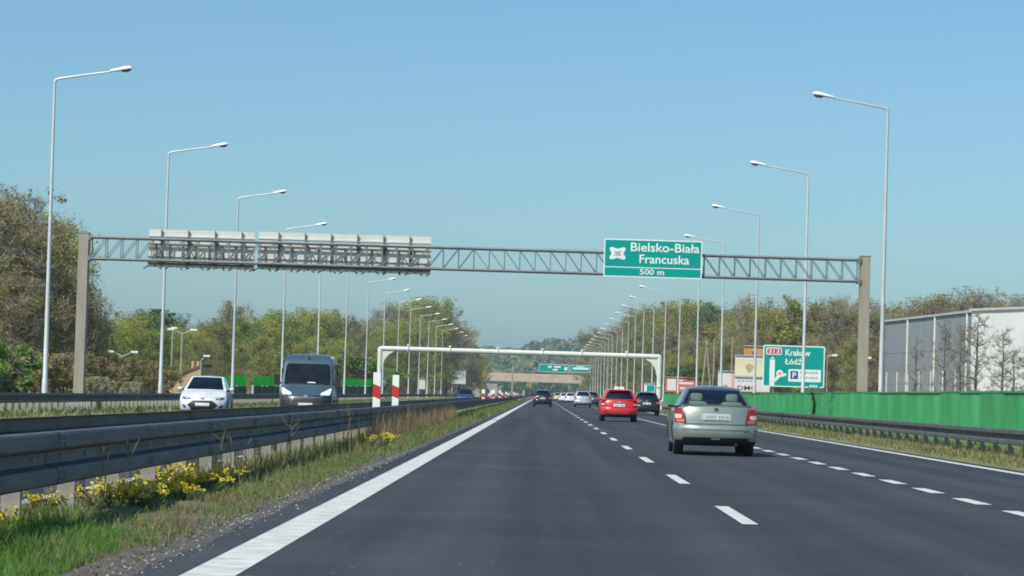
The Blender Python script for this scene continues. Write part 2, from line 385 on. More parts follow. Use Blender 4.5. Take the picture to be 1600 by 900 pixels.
# C-shaped posts, open side away from the traffic
def cpost(h, w=0.14, d=0.06, t=0.007):
    mb = MB()
    poly = [(-w / 2, d), (-w / 2, 0), (w / 2, 0), (w / 2, d), (w / 2 - t, d), (w / 2 - t, t), (-w / 2 + t, t), (-w / 2 + t, d)]
    n = len(poly)
    vs = [(x, y, -0.25) for x, y in poly] + [(x, y, h) for x, y in poly]
    mb.add(vs, [(0, 1, 6, 7), (1, 2, 5, 6), (2, 3, 4, 5), (8, 15, 14, 9), (9, 14, 13, 10), (10, 13, 12, 11)] + [(i, i + n, (i + 1) % n + n, (i + 1) % n) for i in range(n)])
    return mb.mesh('post', M['zinc_post'], 30)
bolt_me = MB().tube([(0, 0, 0), (0.022, 0, 0)], [0.016, 0.010], 8).mesh('bolt', M['bolt'], 40)
slot_me = MB().tube([(0, 0, 0), (0.007, 0, 0)], [0.015, 0.013], 6).mesh('bolt', M['bolt_dark'], 40)
spacer_me = MB().box((0, 0, 0), (0.16, 0.10, 0.24)).mesh('spacer', M['zinc_post'], 30)

def guardrail(name, label, X, side, ztop, zg, ys, ye, sec, step, ypost_end, nbolts, parent_kids=None, crossbar=None, phase=0.0, hs=1.0):
    g = empty(name, (X, ys, zg)); tag(g, label, 'guardrail')
    me = wmesh(sec + 0.35, hs); z0 = ztop - zg - 0.40 * hs
    rz = 0 if side > 0 else math.pi
    k = 0; y = ys
    while y < ye:
        sx = 1 if side > 0 else -1
        o = link('beam', me, g, (random.uniform(-.003, .003), (y - ys) + (0 if side > 0 else sec + 0.35), z0 + random.uniform(-.003, .003)), rz)
        if k < nbolts:
            lap = 0.17 if side > 0 else sec + 0.18
            for dy in (-0.07, 0.07):
                for zz in (0.35, 0.305, 0.095, 0.05): link('bolt', slot_me, o, (0.082, lap + dy, zz * hs))
            for f in (0.02, 0.27, 0.52, 0.77): link('bolt', bolt_me, o, (-0.016, lap + 0.35 + f * sec if side > 0 else lap - 0.35 - f * sec, 0.20 * hs))
        k += 1; y += sec
    pm = cpost(ztop - zg - (0.05 if nbolts else 0.18))
    y = ys + phase; k = 0
    while y < ypost_end:
        if k < 300:
            p = link('post', pm, g, (-0.20 * side, y - ys, 0), random.uniform(-.05, .05)); p.rotation_euler.x = random.uniform(-.012, .012); p.rotation_euler.y = random.uniform(-.015, .015)
            if not (side < 0 and not nbolts): link('spacer', spacer_me, g, (-0.108 * side, y - ys + 0.06, z0 + 0.2 * hs))
            if crossbar: link('cross_bar', crossbar, g, (-0.03, y - ys + 0.11, ztop - zg - 0.15))
        k += 1; y += step
    return g
XF, XR_, ZT = -3.62, -4.90, 0.772
xbar = MB().box((-0.6, 0, 0), (1.14, 0.06, 0.02)).mesh('cross_bar', M['zinc_post'], 30)
post0 = 3.78 * FPX / 816.0                      # post that stands nearest the left frame edge
guardrail('guardrail', 'long dark steel guardrail on the median, facing the near lane', XF, 1, ZT, 0.08, post0 - 9.6 + 0.35, 720, 4.8, 2.4, 290, 22, crossbar=xbar, phase=9.6 - 0.35)
guardrail('guardrail', 'second median guardrail just behind the first, facing the oncoming lanes', XR_, -1, ZT + 0.008, 0.0, post0 - 9.0, 720, 4.8, 2.4, 150, 0, phase=0.6)
guardrail('guardrail', 'steel guardrail on the right verge in front of the green noise wall', 10.35, -1, 0.70, 0.06, 44.0, 700, 4.0, 2.0, 300, 20, hs=0.86)
guardrail('guardrail', 'outer guardrail beyond the oncoming lanes on the far left', -18.1, 1, 0.66, -0.10, 70.0, 760, 4.0, 1.33, 330, 0, hs=0.86)

# ================================================================== STREET LAMPS
def make_lamp(h=13.75):
    r = empty('street_lamp')
    MB().box((0, 0, 0.06), (0.42, 0.42, 0.12)).build('base', M['concrete'], r)
    n = 8; pts = [(0, 0, z) for z in (0.1, 1.2, 1.25, 5, 9, h)]
    MB().tube(pts, [0.13, 0.125, 0.105, 0.088, 0.07, 0.05], 10).build('pole', M['lamp_pole'], r)
    MB().tube([(0, 0, h - 0.12), (0.05, 0, h), (0.25, 0, h + 0.06), (1.2, 0, h + 0.22), (2.35, 0, h + 0.40)], [0.058, 0.055, 0.048, 0.04, 0.036], 8).build('arm', M['lamp_pole'], r)
    # housing: a flattened tapered shell
    hd = MB(); prof = [(0.0, 0.05, 0.045), (0.08, 0.075, 0.06), (0.35, 0.11, 0.08), (0.6, 0.145, 0.10), (0.8, 0.13, 0.09), (0.88, 0.06, 0.04)]
    base = len(hd.v)
    for x, wy, wz in prof:
        for k in range(12):
            a = 2 * math.pi * k / 12; zz = math.sin(a) * wz; zz = zz if zz > 0 else zz * 0.35
            hd.v.append((x, math.cos(a) * wy, zz))
    for i in range(len(prof) - 1):
        for k in range(12):
            a = i * 12 + k; b = i * 12 + (k + 1) % 12; hd.f.append((a, b, b + 12, a + 12)); hd.m.append(0)
    hd.f.append(tuple(range(12))); hd.m.append(0); e = (len(prof) - 1) * 12; hd.f.append(tuple(range(e, e + 12))); hd.m.append(0)
    ho = hd.build('lamp_head', M['lamp_head'], r, (2.32, 0, h + 0.41)); ho.rotation_euler.y = -R(9); ho.scale = (1.05, 1.5, 1.45)
    lz = MB(); 
    for x, wy, wz in ((0.42, 0.07, 0.0), (0.48, 0.10, 0.045), (0.68, 0.10, 0.06), (0.80, 0.07, 0.03)):
        for k in range(9):
            a = math.pi * k / 8; lz.v.append((x, math.cos(a) * wy, -0.03 - math.sin(a) * wz))
    for i in range(3):
        for k in range(8): a = i * 9 + k; lz.f.append((a, a + 1, a + 10, a + 9)); lz.m.append(0)
    lz.build('lens', M['lamp_glass'], ho)
    return r
lamp0 = make_lamp(); used = False
def place_lamp(x, y, rz, label, group, z=0.0):
    global used
    o = lamp0 if not used else copy_tree(lamp0); used = True
    o.location = (x, y, z); o.rotation_euler = (random.uniform(-.004, .004), random.uniform(-.004, .004), rz)
    tag(o, label, 'street lamp', group)
for k in range(24):
    lb = f'tall grey street lamp on the left roadside, {ORD[k]} in the row'
    place_lamp(-20.7, 118.6 + 36 * k, 0.0, lb, 'street lamps along the left side', -0.05)
for k in range(24):
    lb = f'tall grey street lamp on the right roadside, {ORD[k]} in the row'
    place_lamp(14.4, 121.3 + 36 * k, math.pi, lb, 'street lamps along the right side', 0.02)

# ================================================================== SIGN TEXT
def text_me(s, width, height, m, bold=0.012, th=0.006):
    cu = bpy.data.curves.new('lettering', 'FONT'); cu.body = s; cu.size = 1; cu.offset = bold; cu.resolution_u = 3; cu.extrude = 0.0
    o = bpy.data.objects.new('lettering', cu); COL.objects.link(o)
    dg = bpy.context.evaluated_depsgraph_get(); me = bpy.data.meshes.new_from_object(o.evaluated_get(dg))
    bpy.data.objects.remove(o); bpy.data.curves.remove(cu)
    P = np.array([p.co[:] for p in me.vertices]); lo, hi = P.min(0), P.max(0)
    sx = width / (hi[0] - lo[0]); sy = height / (hi[1] - lo[1]) if height else sx
    for p in me.vertices: p.co = ((p.co.x - lo[0]) * sx, 0, (p.co.y - lo[1]) * sy)
    me.materials.clear(); me.materials.append(m); me.name = 'lettering'
    return me
def quad(name, x0, x1, z0, z1, y, m, parent, th=0.01, rad=0.0):
    """thin plate in the xz plane, front face at y"""
    if rad:
        pts = []
        for cx, cz, a0 in ((x1 - rad, z0 + rad, -90), (x1 - rad, z1 - rad, 0), (x0 + rad, z1 - rad, 90), (x0 + rad, z0 + rad, 180)):
            for i in range(5): a = R(a0 + 22.5 * i); pts.append((cx + rad * math.cos(a), cz + rad * math.sin(a)))
        return MB().prism(pts, y, y + th).build(name, m, parent)
    return MB().box(((x0 + x1) / 2, y + th / 2, (z0 + z1) / 2), (x1 - x0, th, z1 - z0)).build(name, m, parent)

# ================================================================== MAIN GANTRY
YG = 117.0
gx0, gx1 = atx(124, YG), atx(1346, YG)
gt = empty('sign_gantry', (gx0, YG, 0)); tag(gt, 'brown posted steel truss gantry spanning both carriageways', 'gantry')
ztopL = 7.22
for x in (0.0, gx1 - gx0):
    MB().box((x, 0, ztopL / 2 - 0.1), (0.40, 0.46, ztopL + 0.2)).box((x, 0, ztopL + 0.012), (0.44, 0.5, 0.024)).build('post', M['gantry_post'], gt)
    MB().box((x, 0, 0.12), (0.9, 0.9, 0.5)).build('footing', M['concrete'], gt)
    for zz in (7.05, 6.19):
        MB().box((x + (0.26 if x == 0 else -0.26), 0, zz), (0.12, 0.62, 0.2)).build('bracket', M['gantry_steel'], gt)
span = gx1 - gx0; c0, c1 = 0.3, span - 0.3
ZC0, ZC1 = 6.18, 7.06
for yy in (-0.28, 0.28):
    for zz in (ZC0, ZC1):
        MB().tube([(c0, yy, zz), (c1, yy, zz)], 0.050, 8).build('chord', M['gantry_steel'], gt)
nb = 50; st = (c1 - c0) / nb; hh = ZC1 - ZC0 - 0.1
vme = MB().bar((0, 0, -hh / 2), (0, 0, hh / 2), 0.036).mesh('truss_post', M['gantry_steel'], 30)
d1m = MB().bar((-st / 2 + .03, 0, -hh / 2), (st / 2 - .03, 0, hh / 2), 0.030).mesh('truss_brace', M['gantry_steel'], 30)
d2m = MB().bar((-st / 2 + .03, 0, hh / 2), (st / 2 - .03, 0, -hh / 2), 0.030).mesh('truss_brace', M['gantry_steel'], 30)
hm = MB().bar((0, -0.25, 0), (0, 0.25, 0), 0.04).mesh('truss_tie', M['gantry_steel'], 30)
for k in range(nb + 1):
    x = c0 + st * k
    for yy in (-0.28, 0.28):
        link('truss_post', vme, gt, (x, yy, (ZC0 + ZC1) / 2))
        if k < nb: link('truss_brace', d1m if k < nb / 2 else d2m, gt, (x + st / 2, yy, (ZC0 + ZC1) / 2))
    if k % 2 == 0:
        for zz in (ZC0, ZC1): link('truss_tie', hm, gt, (x, 0, zz))

# big green sign on the near side of the truss
def front_sign():
    x0, x1 = atx(937, YG - .5), atx(1091, YG - .5)
    zt, zb = at(937, 372, YG - .5).z, at(937, 431.5, YG - .5).z
    s = empty('overhead_sign', (x0, YG - 0.46, zb)); tag(s, 'green overhead direction sign reading Bielsko-Biała Francuska 500 m', 'road sign')
    W, H = x1 - x0, zt - zb
    quad('panel', 0, W, 0, H, 0, M['sign_white'], s, 0.04, 0.06)
    q = 26 / 100
    quad('field', 0.05, W - 0.05, H * q + 0.02, H - 0.05, -0.006, M['teal'], s, 0.006, 0.04)
    quad('field', 0.05, W - 0.05, 0.05, H * q - 0.02, -0.006, M['teal'], s, 0.006, 0.04)
    px = W / 154
    def tx(t, a, b, z, h): link('lettering', text_me(t, (b - a) * px, h, M['sign_white']), s, (a * px, -0.009, z))
    tx('Bielsko-Biała', 42, 149.5, H - 0.50, 0.36)
    tx('Francuska', 56, 134, H - 0.98, 0.36)
    tx('500 m', 57, 95, 0.115, 0.235)
    # interchange symbol: four flared corners
    cx, cz, a, b = 21.5 * px, H - 0.60, 12.5 * px, 8.8 * px
    pts = []
    for i in range(32):
        t = 2 * math.pi * i / 32; c, sn = math.cos(t), math.sin(t)
        k = 0.72 + 0.55 * abs(math.sin(2 * t)) ** 3
        pts.append((cx + a * k * c * 1.05, cz + b * k * sn * 1.15))
    MB().prism(pts, -0.010, -0.004).build('symbol', M['sign_white'], s)
    for ang in (32, -32):
        Mx = Matrix.Rotation(R(ang), 3, 'Y')
        MB().box((cx, -0.0125, cz), (0.36, 0.004, 0.035), M=Mx).build('symbol_line', M['print_grey'], s)
    MB().tube([(cx + 0.10 * math.cos(R(t)), -0.0105, cz + 0.085 * math.sin(R(t))) for t in range(0, 361, 30)], 0.012, 6).build('symbol_ring', M['print_grey'], s)
    for xx in (0.5, W / 2, W - 0.5):
        MB().box((xx, 0.09, H / 2), (0.07, 0.10, H - 0.1)).build('support', M['bracket'], s)
        for zz in (ZC0 - zb, ZC1 - zb): MB().box((xx, 0.12, zz), (0.12, 0.16, 0.12)).build('clamp', M['bracket'], s)
front_sign()

# three backs of signs on the far side of the truss
def back_sign(pa, pb, ya, label, nsup):
    Y = YG + 0.52
    x0, x1 = atx(pa, Y), atx(pb, Y); zt = at(pa, ya, Y).z; zb = zt - 1.50
    s = empty('overhead_sign', (x0, Y, zb)); tag(s, label, 'road sign', 'signs seen from behind on the gantry')
    W, H = x1 - x0, zt - zb; n = 5
    for k in range(n):
        quad('board', 0, W, H * k / n + 0.006, H * (k + 1) / n - 0.006, 0.02, M['sign_back'], s, 0.03)
    for zz in (0.08, 0.36, H * 0.60, H - 0.27):
        MB().box((W / 2, 0.0, zz), (W + 0.06, 0.04, 0.05)).build('rail', M['bracket'] if zz < 1.1 else M['sign_back'], s)
    for i in range(nsup):
        xx = W * (0.12 + 0.76 * i / (nsup - 1))
        MB().box((xx, -0.06, H / 2 - 0.06), (0.05, 0.06, H + 0.10)).build('support', M['bracket'], s)
        for zz in (ZC0 - zb, ZC1 - zb): MB().box((xx, -0.12, zz), (0.15, 0.16, 0.13)).build('clamp', M['bracket'], s)
    m_ = int(W / 0.42)
    for i in range(m_ + 1):
        xx = W * i / m_
        MB().bar((xx, -0.02, -0.03), (xx + 0.14 * (1 if i % 2 else -1), -0.36, -0.15), 0.04).build('strut', M['bracket'], s)
    for zz, w in ((-0.04, 0.07), (0.10, 0.05)):
        MB().box((W / 2, -0.08 - 0.2 * (w > .06), zz), (W, 0.06, w)).build('walkway_rail', M['bracket'], s)
    for i in range(int(W / 0.55)):                  # lamp brackets and cable boxes between the supports
        xx = 0.3 + 0.55 * i
        MB().box((xx, -0.05, 0.28 + 0.3), (0.05, 0.05, 0.62)).build('stiffener', M['bracket'], s)
back_sign(225, 390.5, 357.5, 'grey back of the smaller sign at the left end of the gantry', 4)
back_sign(396, 666, 361.5, 'grey back of the long sign left of the gantry centre', 6)

# ================================================================== WHITE PORTAL
YP = 362.0
px0, px1 = atx(592, YP), atx(1029, YP); zb_ = at(720, 548, YP).z
p = empty('white_portal', (px0, YP, 0)); tag(p, 'white tubular portal frame spanning the whole motorway', 'portal')
Wp = px1 - px0
for x, sg in ((0, 1), (Wp, -1)):
    MB().tube([(x, 0, 0), (x, 0, 2.6), (x, 0, 2.62), (x, 0, zb_ - 0.9)], [0.34, 0.34, 0.30, 0.30], 16).build('post', M['portal'], p)
    MB().tube([(x, 0, zb_ - 0.9), (x, 0, zb_ - 0.12), (x + sg * 0.03, 0, zb_ - 0.03), (x + sg * 0.12, 0, zb_), (x + sg * 1.4, 0, zb_)], [0.30, 0.305, 0.31, 0.31, 0.31], 16).build('corner', M['portal'], p)
    MB().prism([(x + sg * 0.3, zb_ - 0.3), (x + sg * 1.9, zb_ - 0.3), (x + sg * 1.1, zb_ - 0.75), (x + sg * 0.55, zb_ - 1.5), (x + sg * 0.3, zb_ - 2.6)], -0.12, 0.12).build('gusset', M['portal'], p)
    for zz in (0.15, 2.6): MB().tube([(x, 0, zz - 0.05), (x, 0, zz + 0.05)], 0.45, 16).build('flange', M['portal'], p)
    MB().box((x, 0, -0.1), (1.6, 1.6, 0.5)).build('footing', M['concrete'], p)
MB().tube([(1.4, 0, zb_), (Wp - 1.4, 0, zb_)], 0.31, 16).build('beam', M['portal'], p)
for f in (0.10, 0.25, 0.42, 0.58, 0.72, 0.88):
    MB().tube([(Wp * f - 0.05, 0, zb_), (Wp * f + 0.05, 0, zb_)], 0.46, 16).build('flange', M['portal'], p)
    MB().box((Wp * f, -0.1, zb_ + 0.5), (0.3, 0.4, 0.2)).build('sensor_box', M['portal'], p)

# ================================================================== FAR GANTRY, BRIDGE
Y2 = 618.0
f0, f1 = atx(800, Y2), atx(948, Y2)
fg = empty('sign_gantry', (f0, Y2, 0)); tag(fg, 'distant thin grey gantry carrying two green signs before the bridge', 'gantry')
for x in (0, f1 - f0): MB().box((x, 0, 3.6), (0.4, 0.4, 7.4)).build('post', M['gantry_post'], fg)
for zz in (6.2, 7.0): MB().bar((0, 0, zz), (f1 - f0, 0, zz), 0.12).build('chord', M['gantry_steel'], fg)
for k in range(15):
    a = (f1 - f0) * k / 15; b = (f1 - f0) * (k + 1) / 15
    MB().bar((a, 0, 6.2), (b, 0, 7.0), 0.07).build('truss_brace', M['gantry_steel'], fg)
def small_sign(pa, pb, pt, pbm, Y, label, bars):
    x0, x1 = atx(pa, Y), atx(pb, Y); zt, zb = at((pa + pb) / 2, pt, Y).z, at((pa + pb) / 2, pbm, Y).z
    s = empty('overhead_sign', (x0, Y, zb)); tag(s, label, 'road sign')
    W, H = x1 - x0, zt - zb
    quad('panel', 0, W, 0, H, 0, M['sign_white'], s, 0.06, 0.1); quad('field', 0.08, W - 0.08, 0.08, H - 0.08, -0.01, M['teal'], s, 0.01, 0.08)
    for a, b, c, d in bars: quad('marking', a * W, b * W, c * H, d * H, -0.02, M['sign_white'], s, 0.01)
small_sign(841, 888, 569.5, 581.5, Y2 - 0.4, 'wide green sign on the distant gantry, the left of two', [(0.3, 0.42, 0.55, 0.8), (0.46, 0.62, 0.2, 0.42), (0.5, 0.72, 0.58, 0.8), (0.84, 0.94, 0.3, 0.7)])
small_sign(890, 921, 570.5, 582, Y2 - 0.4, 'green sign with a pale band on the distant gantry, right of two', [(0.12, 0.92, 0.4, 0.68), (0.3, 0.7, 0.74, 0.84)])

YB = 1060.0
bx0, bx1 = atx(752, YB), atx(960, YB)
br = empty('road_bridge', (bx0, YB, 0)); tag(br, 'ochre road bridge crossing above the motorway in the distance', 'bridge')
zd0, zd1 = at(850, 597, YB).z, at(850, 584.5, YB).z
Wb = bx1 - bx0
MB().prism([(0, zd0 + 0.35), (Wb * 0.3, zd0 + 0.1), (Wb * 0.7, zd0 + 0.1), (Wb, zd0 + 0.35), (Wb, zd1), (0, zd1)], 0, 11).build('deck', M['deck'], br)
MB().box((Wb / 2, -0.06, zd0 + 0.05), (Wb, 0.3, 0.5)).build('edge_beam', M['concrete'], br)
for y in (0.1, 10.9):
    rl = MB().box((Wb / 2, y, zd1 + 0.95), (Wb, 0.08, 0.08)).build('handrail', M['gantry_steel'], br)
    for k in range(25): MB().box((Wb * (k + 0.5) / 25, y, zd1 + 0.45), (0.09, 0.09, 0.95)).build('baluster', M['gantry_steel'], br)
for f in (0.32, 0.44, 0.78):
    for yy in (2.5, 8.5): MB().tube([(Wb * f, yy, -0.4), (Wb * f, yy, zd0 + 0.2)], 0.55, 12).build('pier', M['concrete'], br)
for f0_, f1_ in ((0.03, 0.12), (0.86, 0.98)):
    MB().box((Wb * (f0_ + f1_) / 2, 5.5, zd0 / 2), (Wb * (f1_ - f0_), 10, zd0 + 0.3)).build('abutment', M['concrete'], br)

def mound(name, pts, label, cat, m, seed=1, n=26):
    """pts: centre x,y, radii, height"""
    cx, cy, rx, ry, h = pts; r = np.random.default_rng(seed); mb = MB(); k = 9
    for j in range(k + 1):
        for i in range(n):
            a = 2 * math.pi * i / n; q = j / k
            rr = (1 - q) * (1 + r.normal() * 0.05)
            z = h * (math.sin(q * math.pi / 2) ** 1.2) * (1 + r.normal() * 0.05) - 0.5 * (j == 0)
            mb.v.append((rx * rr * math.cos(a), ry * rr * math.sin(a), z))
    for j in range(k):
        for i in range(n):
            a = j * n + i; b = j * n + (i + 1) % n; mb.f.append((a, b, b + n, a + n)); mb.m.append(0)
    return tag(mb.build(name, m, None, (cx, cy, -0.4), sharp=60), label, cat)
mound('earth_mound', (atx(748, 960), 960, 4.4, 9, 7.2), 'tan earth heap beside the left end of the bridge', 'earth mound', M['earth'], 2)
# excavator on the heap
ex = empty('excavator', (atx(754, 955), 957, 6.0)); tag(ex, 'small yellow excavator above the earth heap by the bridge', 'excavator')
MB().box((0, 0, 0.35), (2.6, 0.5, 0.6)).box((0, 1.6, 0.35), (2.6, 0.5, 0.6)).build('track', M['plastic'], ex)
MB().box((0.1, 0.8, 1.1), (2.2, 1.9, 0.8)).build('body', M['yellow'], ex)
MB().box((0.3, 0.5, 2.1), (1.2, 1.0, 1.3)).build('cab', M['yellow'], ex)
MB().bar((-0.6, 0.9, 1.3), (-2.4, 0.9, 3.0), 0.35).bar((-2.4, 0.9, 3.0), (-3.8, 0.9, 1.2), 0.28).build('boom', M['yellow'], ex)
MB().box((-3.9, 0.9, 0.9), (0.6, 0.8, 0.6)).build('bucket', M['plastic'], ex)

# ================================================================== NOISE WALLS
def corr(L, h, pitch, dep, z0):
    mb = MB(); n = int(L / pitch); prof = []
    for i in range(n):
        y = i * pitch; prof += [(0, y), (0, y + pitch * .34), (-dep, y + pitch * .5), (-dep, y + pitch * .84)]
    prof.append((0, L))
    m = len(prof)
    pts = [(x, y) for x, y in prof] + [(x + 0.02, y) for x, y in prof[::-1]]
    k = len(pts)
    mb.v = [(x, y, z0) for x, y in pts] + [(x, y, h) for x, y in pts]
    mb.f = [(i, (i + 1) % k, (i + 1) % k + k, i + k) for i in range(k)] + [(i, i + 1, 2 * m - 2 - i, 2 * m - 1 - i)[::-1] for i in range(m - 1)] + [(k + i, k + i + 1, k + 2 * m - 2 - i, k + 2 * m - 1 - i) for i in range(m - 1)]
    mb.m = [0] * len(mb.f); return mb
XW = 12.35
nw = empty('noise_wall', (XW, 60, 0)); tag(nw, 'long ribbed green noise wall along the right verge', 'wall')
pm_ = corr(3.985, 1.60, 0.33, 0.045, -0.1).mesh('panel', M['wallgreen'], 25)
cap_ = MB().box((-0.01, 1.97, 0), (0.10, 3.94, 0.05)).mesh('top_rail', M['wallgreen'], 25)
pp_ = MB().box((0, 0, 0.76), (0.10, 0.12, 1.72)).mesh('post', M['wallgreen'], 25)
for k in range(57):
    dz = random.uniform(-.012, .012)
    o = link('panel', pm_, nw, (0, 4 * k + 0.008, dz)); o.rotation_euler.y = random.uniform(-.01, .01)
    link('top_rail', cap_, nw, (0, 4 * k + 0.03, 1.60 + dz)); link('post', pp_, nw, (0.06, 4 * k, 0))
# left: bright green barrier, raised on posts
lb_ = empty('green_barrier', (-23, 200, 0)); tag(lb_, 'bright green barrier panels beyond the oncoming lanes on the left', 'barrier')
for k in range(31):
    y = 5.9 * k + 4
    if k == 3: continue
    zt = 1.80 + 0.0040 * y; h = 0.72 + 0.0012 * y
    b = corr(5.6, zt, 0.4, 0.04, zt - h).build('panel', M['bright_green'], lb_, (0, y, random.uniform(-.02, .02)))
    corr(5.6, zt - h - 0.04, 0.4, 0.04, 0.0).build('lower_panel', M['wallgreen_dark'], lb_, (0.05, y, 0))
    MB().box((-0.09, y + (2.2 if k % 2 else 0), (zt - h) / 2), (0.12, 0.12, zt - h + 0.1)).build('post', M['sign_grey'], lb_)

# ================================================================== DIRECTION SIGN ON THE RIGHT
def dir_sign():
    Y = 170.0; x0, x1 = atx(1190.5, Y), atx(1287, Y); zt, zb = at(1190, 538.5, Y).z, at(1190, 603.5, Y).z
    s = empty('direction_sign', (x0, Y, 0)); tag(s, 'large green roadside direction sign reading Kraków and Łódź', 'road sign')
    W, H = x1 - x0, zt - zb; q = W / 960.0                   # 10x zoomed pixels of the sign
    quad('panel', 0, W, zb, zt, 0, M['sign_white'], s, 0.05, 0.10); quad('field', 0.07, W - 0.07, zb + 0.07, zt - 0.07, -0.006, M['teal'], s, 0.006, 0.07)
    def r(name, a, b, c, d, m, y=-0.012, rad=0.0): return quad(name, a * q, b * q, zt - d * q, zt - c * q, y, m, s, 0.006, rad)
    def t(txt, a, b, c, d, m, y=-0.013): link('lettering', text_me(txt, (b - a) * q, (d - c) * q, m, 0.02), s, (a * q, y, zt - d * q))
    r('route_plate', 45, 290, 40, 150, M['sign_white'], rad=0.08); r('route_field', 62, 275, 54, 136, M['sign_red'], -0.016, 0.05); t('S13', 85, 250, 66, 124, M['sign_white'], -0.018)
    t('Kraków', 345, 735, 60, 160, M['sign_white']); t('Łódź', 340, 600, 195, 295, M['sign_white'])
    r('arrow_stem', 105, 185, 215, 630, M['sign_white'])
    MB().prism([(105 * q, zt - 225 * q), (145 * q, zt - 180 * q), (185 * q, zt - 225 * q)], -0.012, -0.006).build('arrow_head', M['sign_white'], s)
    MB().prism([(180 * q, zt - 530 * q), (235 * q, zt - 460 * q), (365 * q, zt - 432 * q), (365 * q, zt - 470 * q), (270 * q, zt - 500 * q), (180 * q, zt - 590 * q)], -0.012, -0.006).build('arrow_branch', M['sign_white'], s)
    cx, cz = 265 * q, zt - 440 * q
    MB().prism([(cx + 0.21 * math.cos(a * math.pi / 9), cz + 0.21 * math.sin(a * math.pi / 9)) for a in range(18)], -0.018, -0.013).build('symbol', M['sign_white'], s)
    for ang in (40, -40): MB().box((cx, -0.020, cz), (0.26, 0.003, 0.05), M=Matrix.Rotation(R(ang), 3, 'Y')).build('symbol_line', M['orangelens'], s)
    r('panel_white', 400, 905, 368, 560, M['sign_white'], rad=0.06); r('parking_field', 430, 550, 395, 520, M['sign_blue'], -0.016, 0.03); t('P', 462, 522, 415, 505, M['sign_white'], -0.018)
    xx = 575
    while xx < 860:                                          # two lines of small print too blurred to read
        w = random.uniform(14, 30); r('small_print', xx, xx + w, 400, 432, M['print_grey'], -0.016); r('small_print', xx + 6, xx + w + 2, 478, 512, M['print_grey'], -0.016); xx += w + 10
    r('distance_box', 715, 890, 590, 660, M['teal'], -0.014); xx = 735
    while xx < 860: r('small_print', xx, xx + 22, 605, 640, M['sign_white'], -0.018); xx += 32
    for a in (0.18, 0.82): MB().tube([(W * a, 0.12, -0.3), (W * a, 0.12, zt - 0.1)], 0.07, 10).build('post', M['bracket'], s)
    for zz in (zb + 0.4, zt - 0.5): MB().box((W / 2, 0.075, zz), (W - 0.2, 0.04, 0.08)).build('rail', M['bracket'], s)
dir_sign()

# ================================================================== ROADSIDE BOARDS (RIGHT)
def board(name, label, cat, pa, pb, pt, pbm, Y, m, legs=2, th=0.18):
    x0, x1 = atx(pa, Y), atx(pb, Y); pc = (pa + pb) / 2; zt, zb = at(pc, pt, Y).z, at(pc, pbm, Y).z
    s = empty(name, (x0, Y, 0)); tag(s, label, cat); W = x1 - x0
    quad('panel', 0, W, zb, zt, 0, m, s, th)
    MB().box((W / 2, -0.01, zt + 0.03), (W + 0.06, th + 0.08, 0.06)).build('frame', M['sign_grey'], s)
    for i in range(legs):
        a = W * (0.15 + 0.7 * i / max(1, legs - 1)); MB().tube([(a, th / 2, -0.5), (a, th / 2, zt - .1)], 0.09, 8).build('post', M['bracket'], s)
    return s, W, zb, zt
s, W, zb, zt = board('billboard', 'cream poster billboard standing left of the green direction sign', 'billboard', 1147, 1200, 556, 588, 262, M['cream'])
quad('top_band', 0.05, W - 0.05, zt - 0.42, zt - 0.06, -0.012, M['pinkwhite'], s)
MB().prism([(W * .42 + 0.34 * math.cos(a) * (1 + 0.3 * math.sin(3 * a)), zb + 0.75 + 0.42 * math.sin(a)) for a in np.linspace(0, 6.0, 14)], -0.014, -0.004).build('picture_shape', M['ochre'], s)
s, W, zb, zt = board('billboard', 'white board with dark capital letters under the cream billboard', 'billboard', 1147, 1202, 589.5, 612, 261.6, M['pinkwhite'])
link('lettering', text_me('DMC', 1.75, 0.42, M['print_dark']), s, (0.28, -0.012, zb + 0.12))
for k in range(5): quad('small_print', 0.3 + k * 0.36, 0.55 + k * 0.36, zt - 0.42, zt - 0.30, -0.012, M['print_grey'], s)
s, W, zb, zt = board('billboard', 'small orange board sticking up behind the cream billboard', 'billboard', 1160, 1190, 541, 556, 268, M['orange'])
quad('picture_shape', W * 0.45, W * 0.66, zb + 0.1, zb + 0.45, -0.012, M['brown_roof'], s)
s, W, zb, zt = board('billboard', 'low white and pink board left of the cream billboard', 'billboard', 1121, 1147, 580, 612, 266, M['pinkwhite'])
MB().prism([(W * .45 + 0.28 * math.cos(a), zb + 0.42 + 0.24 * math.sin(a)) for a in np.linspace(0, 6.0, 12)], -0.014, -0.004).build('picture_shape', M['orange'], s)
quad('side_band', W * 0.80, W - 0.03, zb + 0.05, zt - 0.1, -0.012, mat('pale_pink', (0.70, 0.42, 0.42), 0.05, 2), s)
s, W, zb, zt = board('billboard', 'red advertising board with white lettering beyond the noise wall', 'billboard', 1039, 1085, 590, 613, 345, M['boardred'])
quad('white_field', W * .06, W * .36, zb + 0.2, zt - 0.15, -0.012, M['pinkwhite'], s)
for i, (a, b, c, d) in enumerate(((.45, .95, .55, .70), (.50, .93, .20, .36), (.45, .6, .76, .86))): quad('small_print', W * a, W * b, zb + (zt - zb) * c, zb + (zt - zb) * d, -0.012, M['pinkwhite'], s)
s, W, zb, zt = board('information_sign', 'small white and green sign beside the right foot of the white portal', 'road sign', 1006, 1023, 599, 613, 372, M['sign_white'])
quad('field', W * .25, W * .95, zb + 0.1, zt - 0.25, -0.012, M['teal'], s)
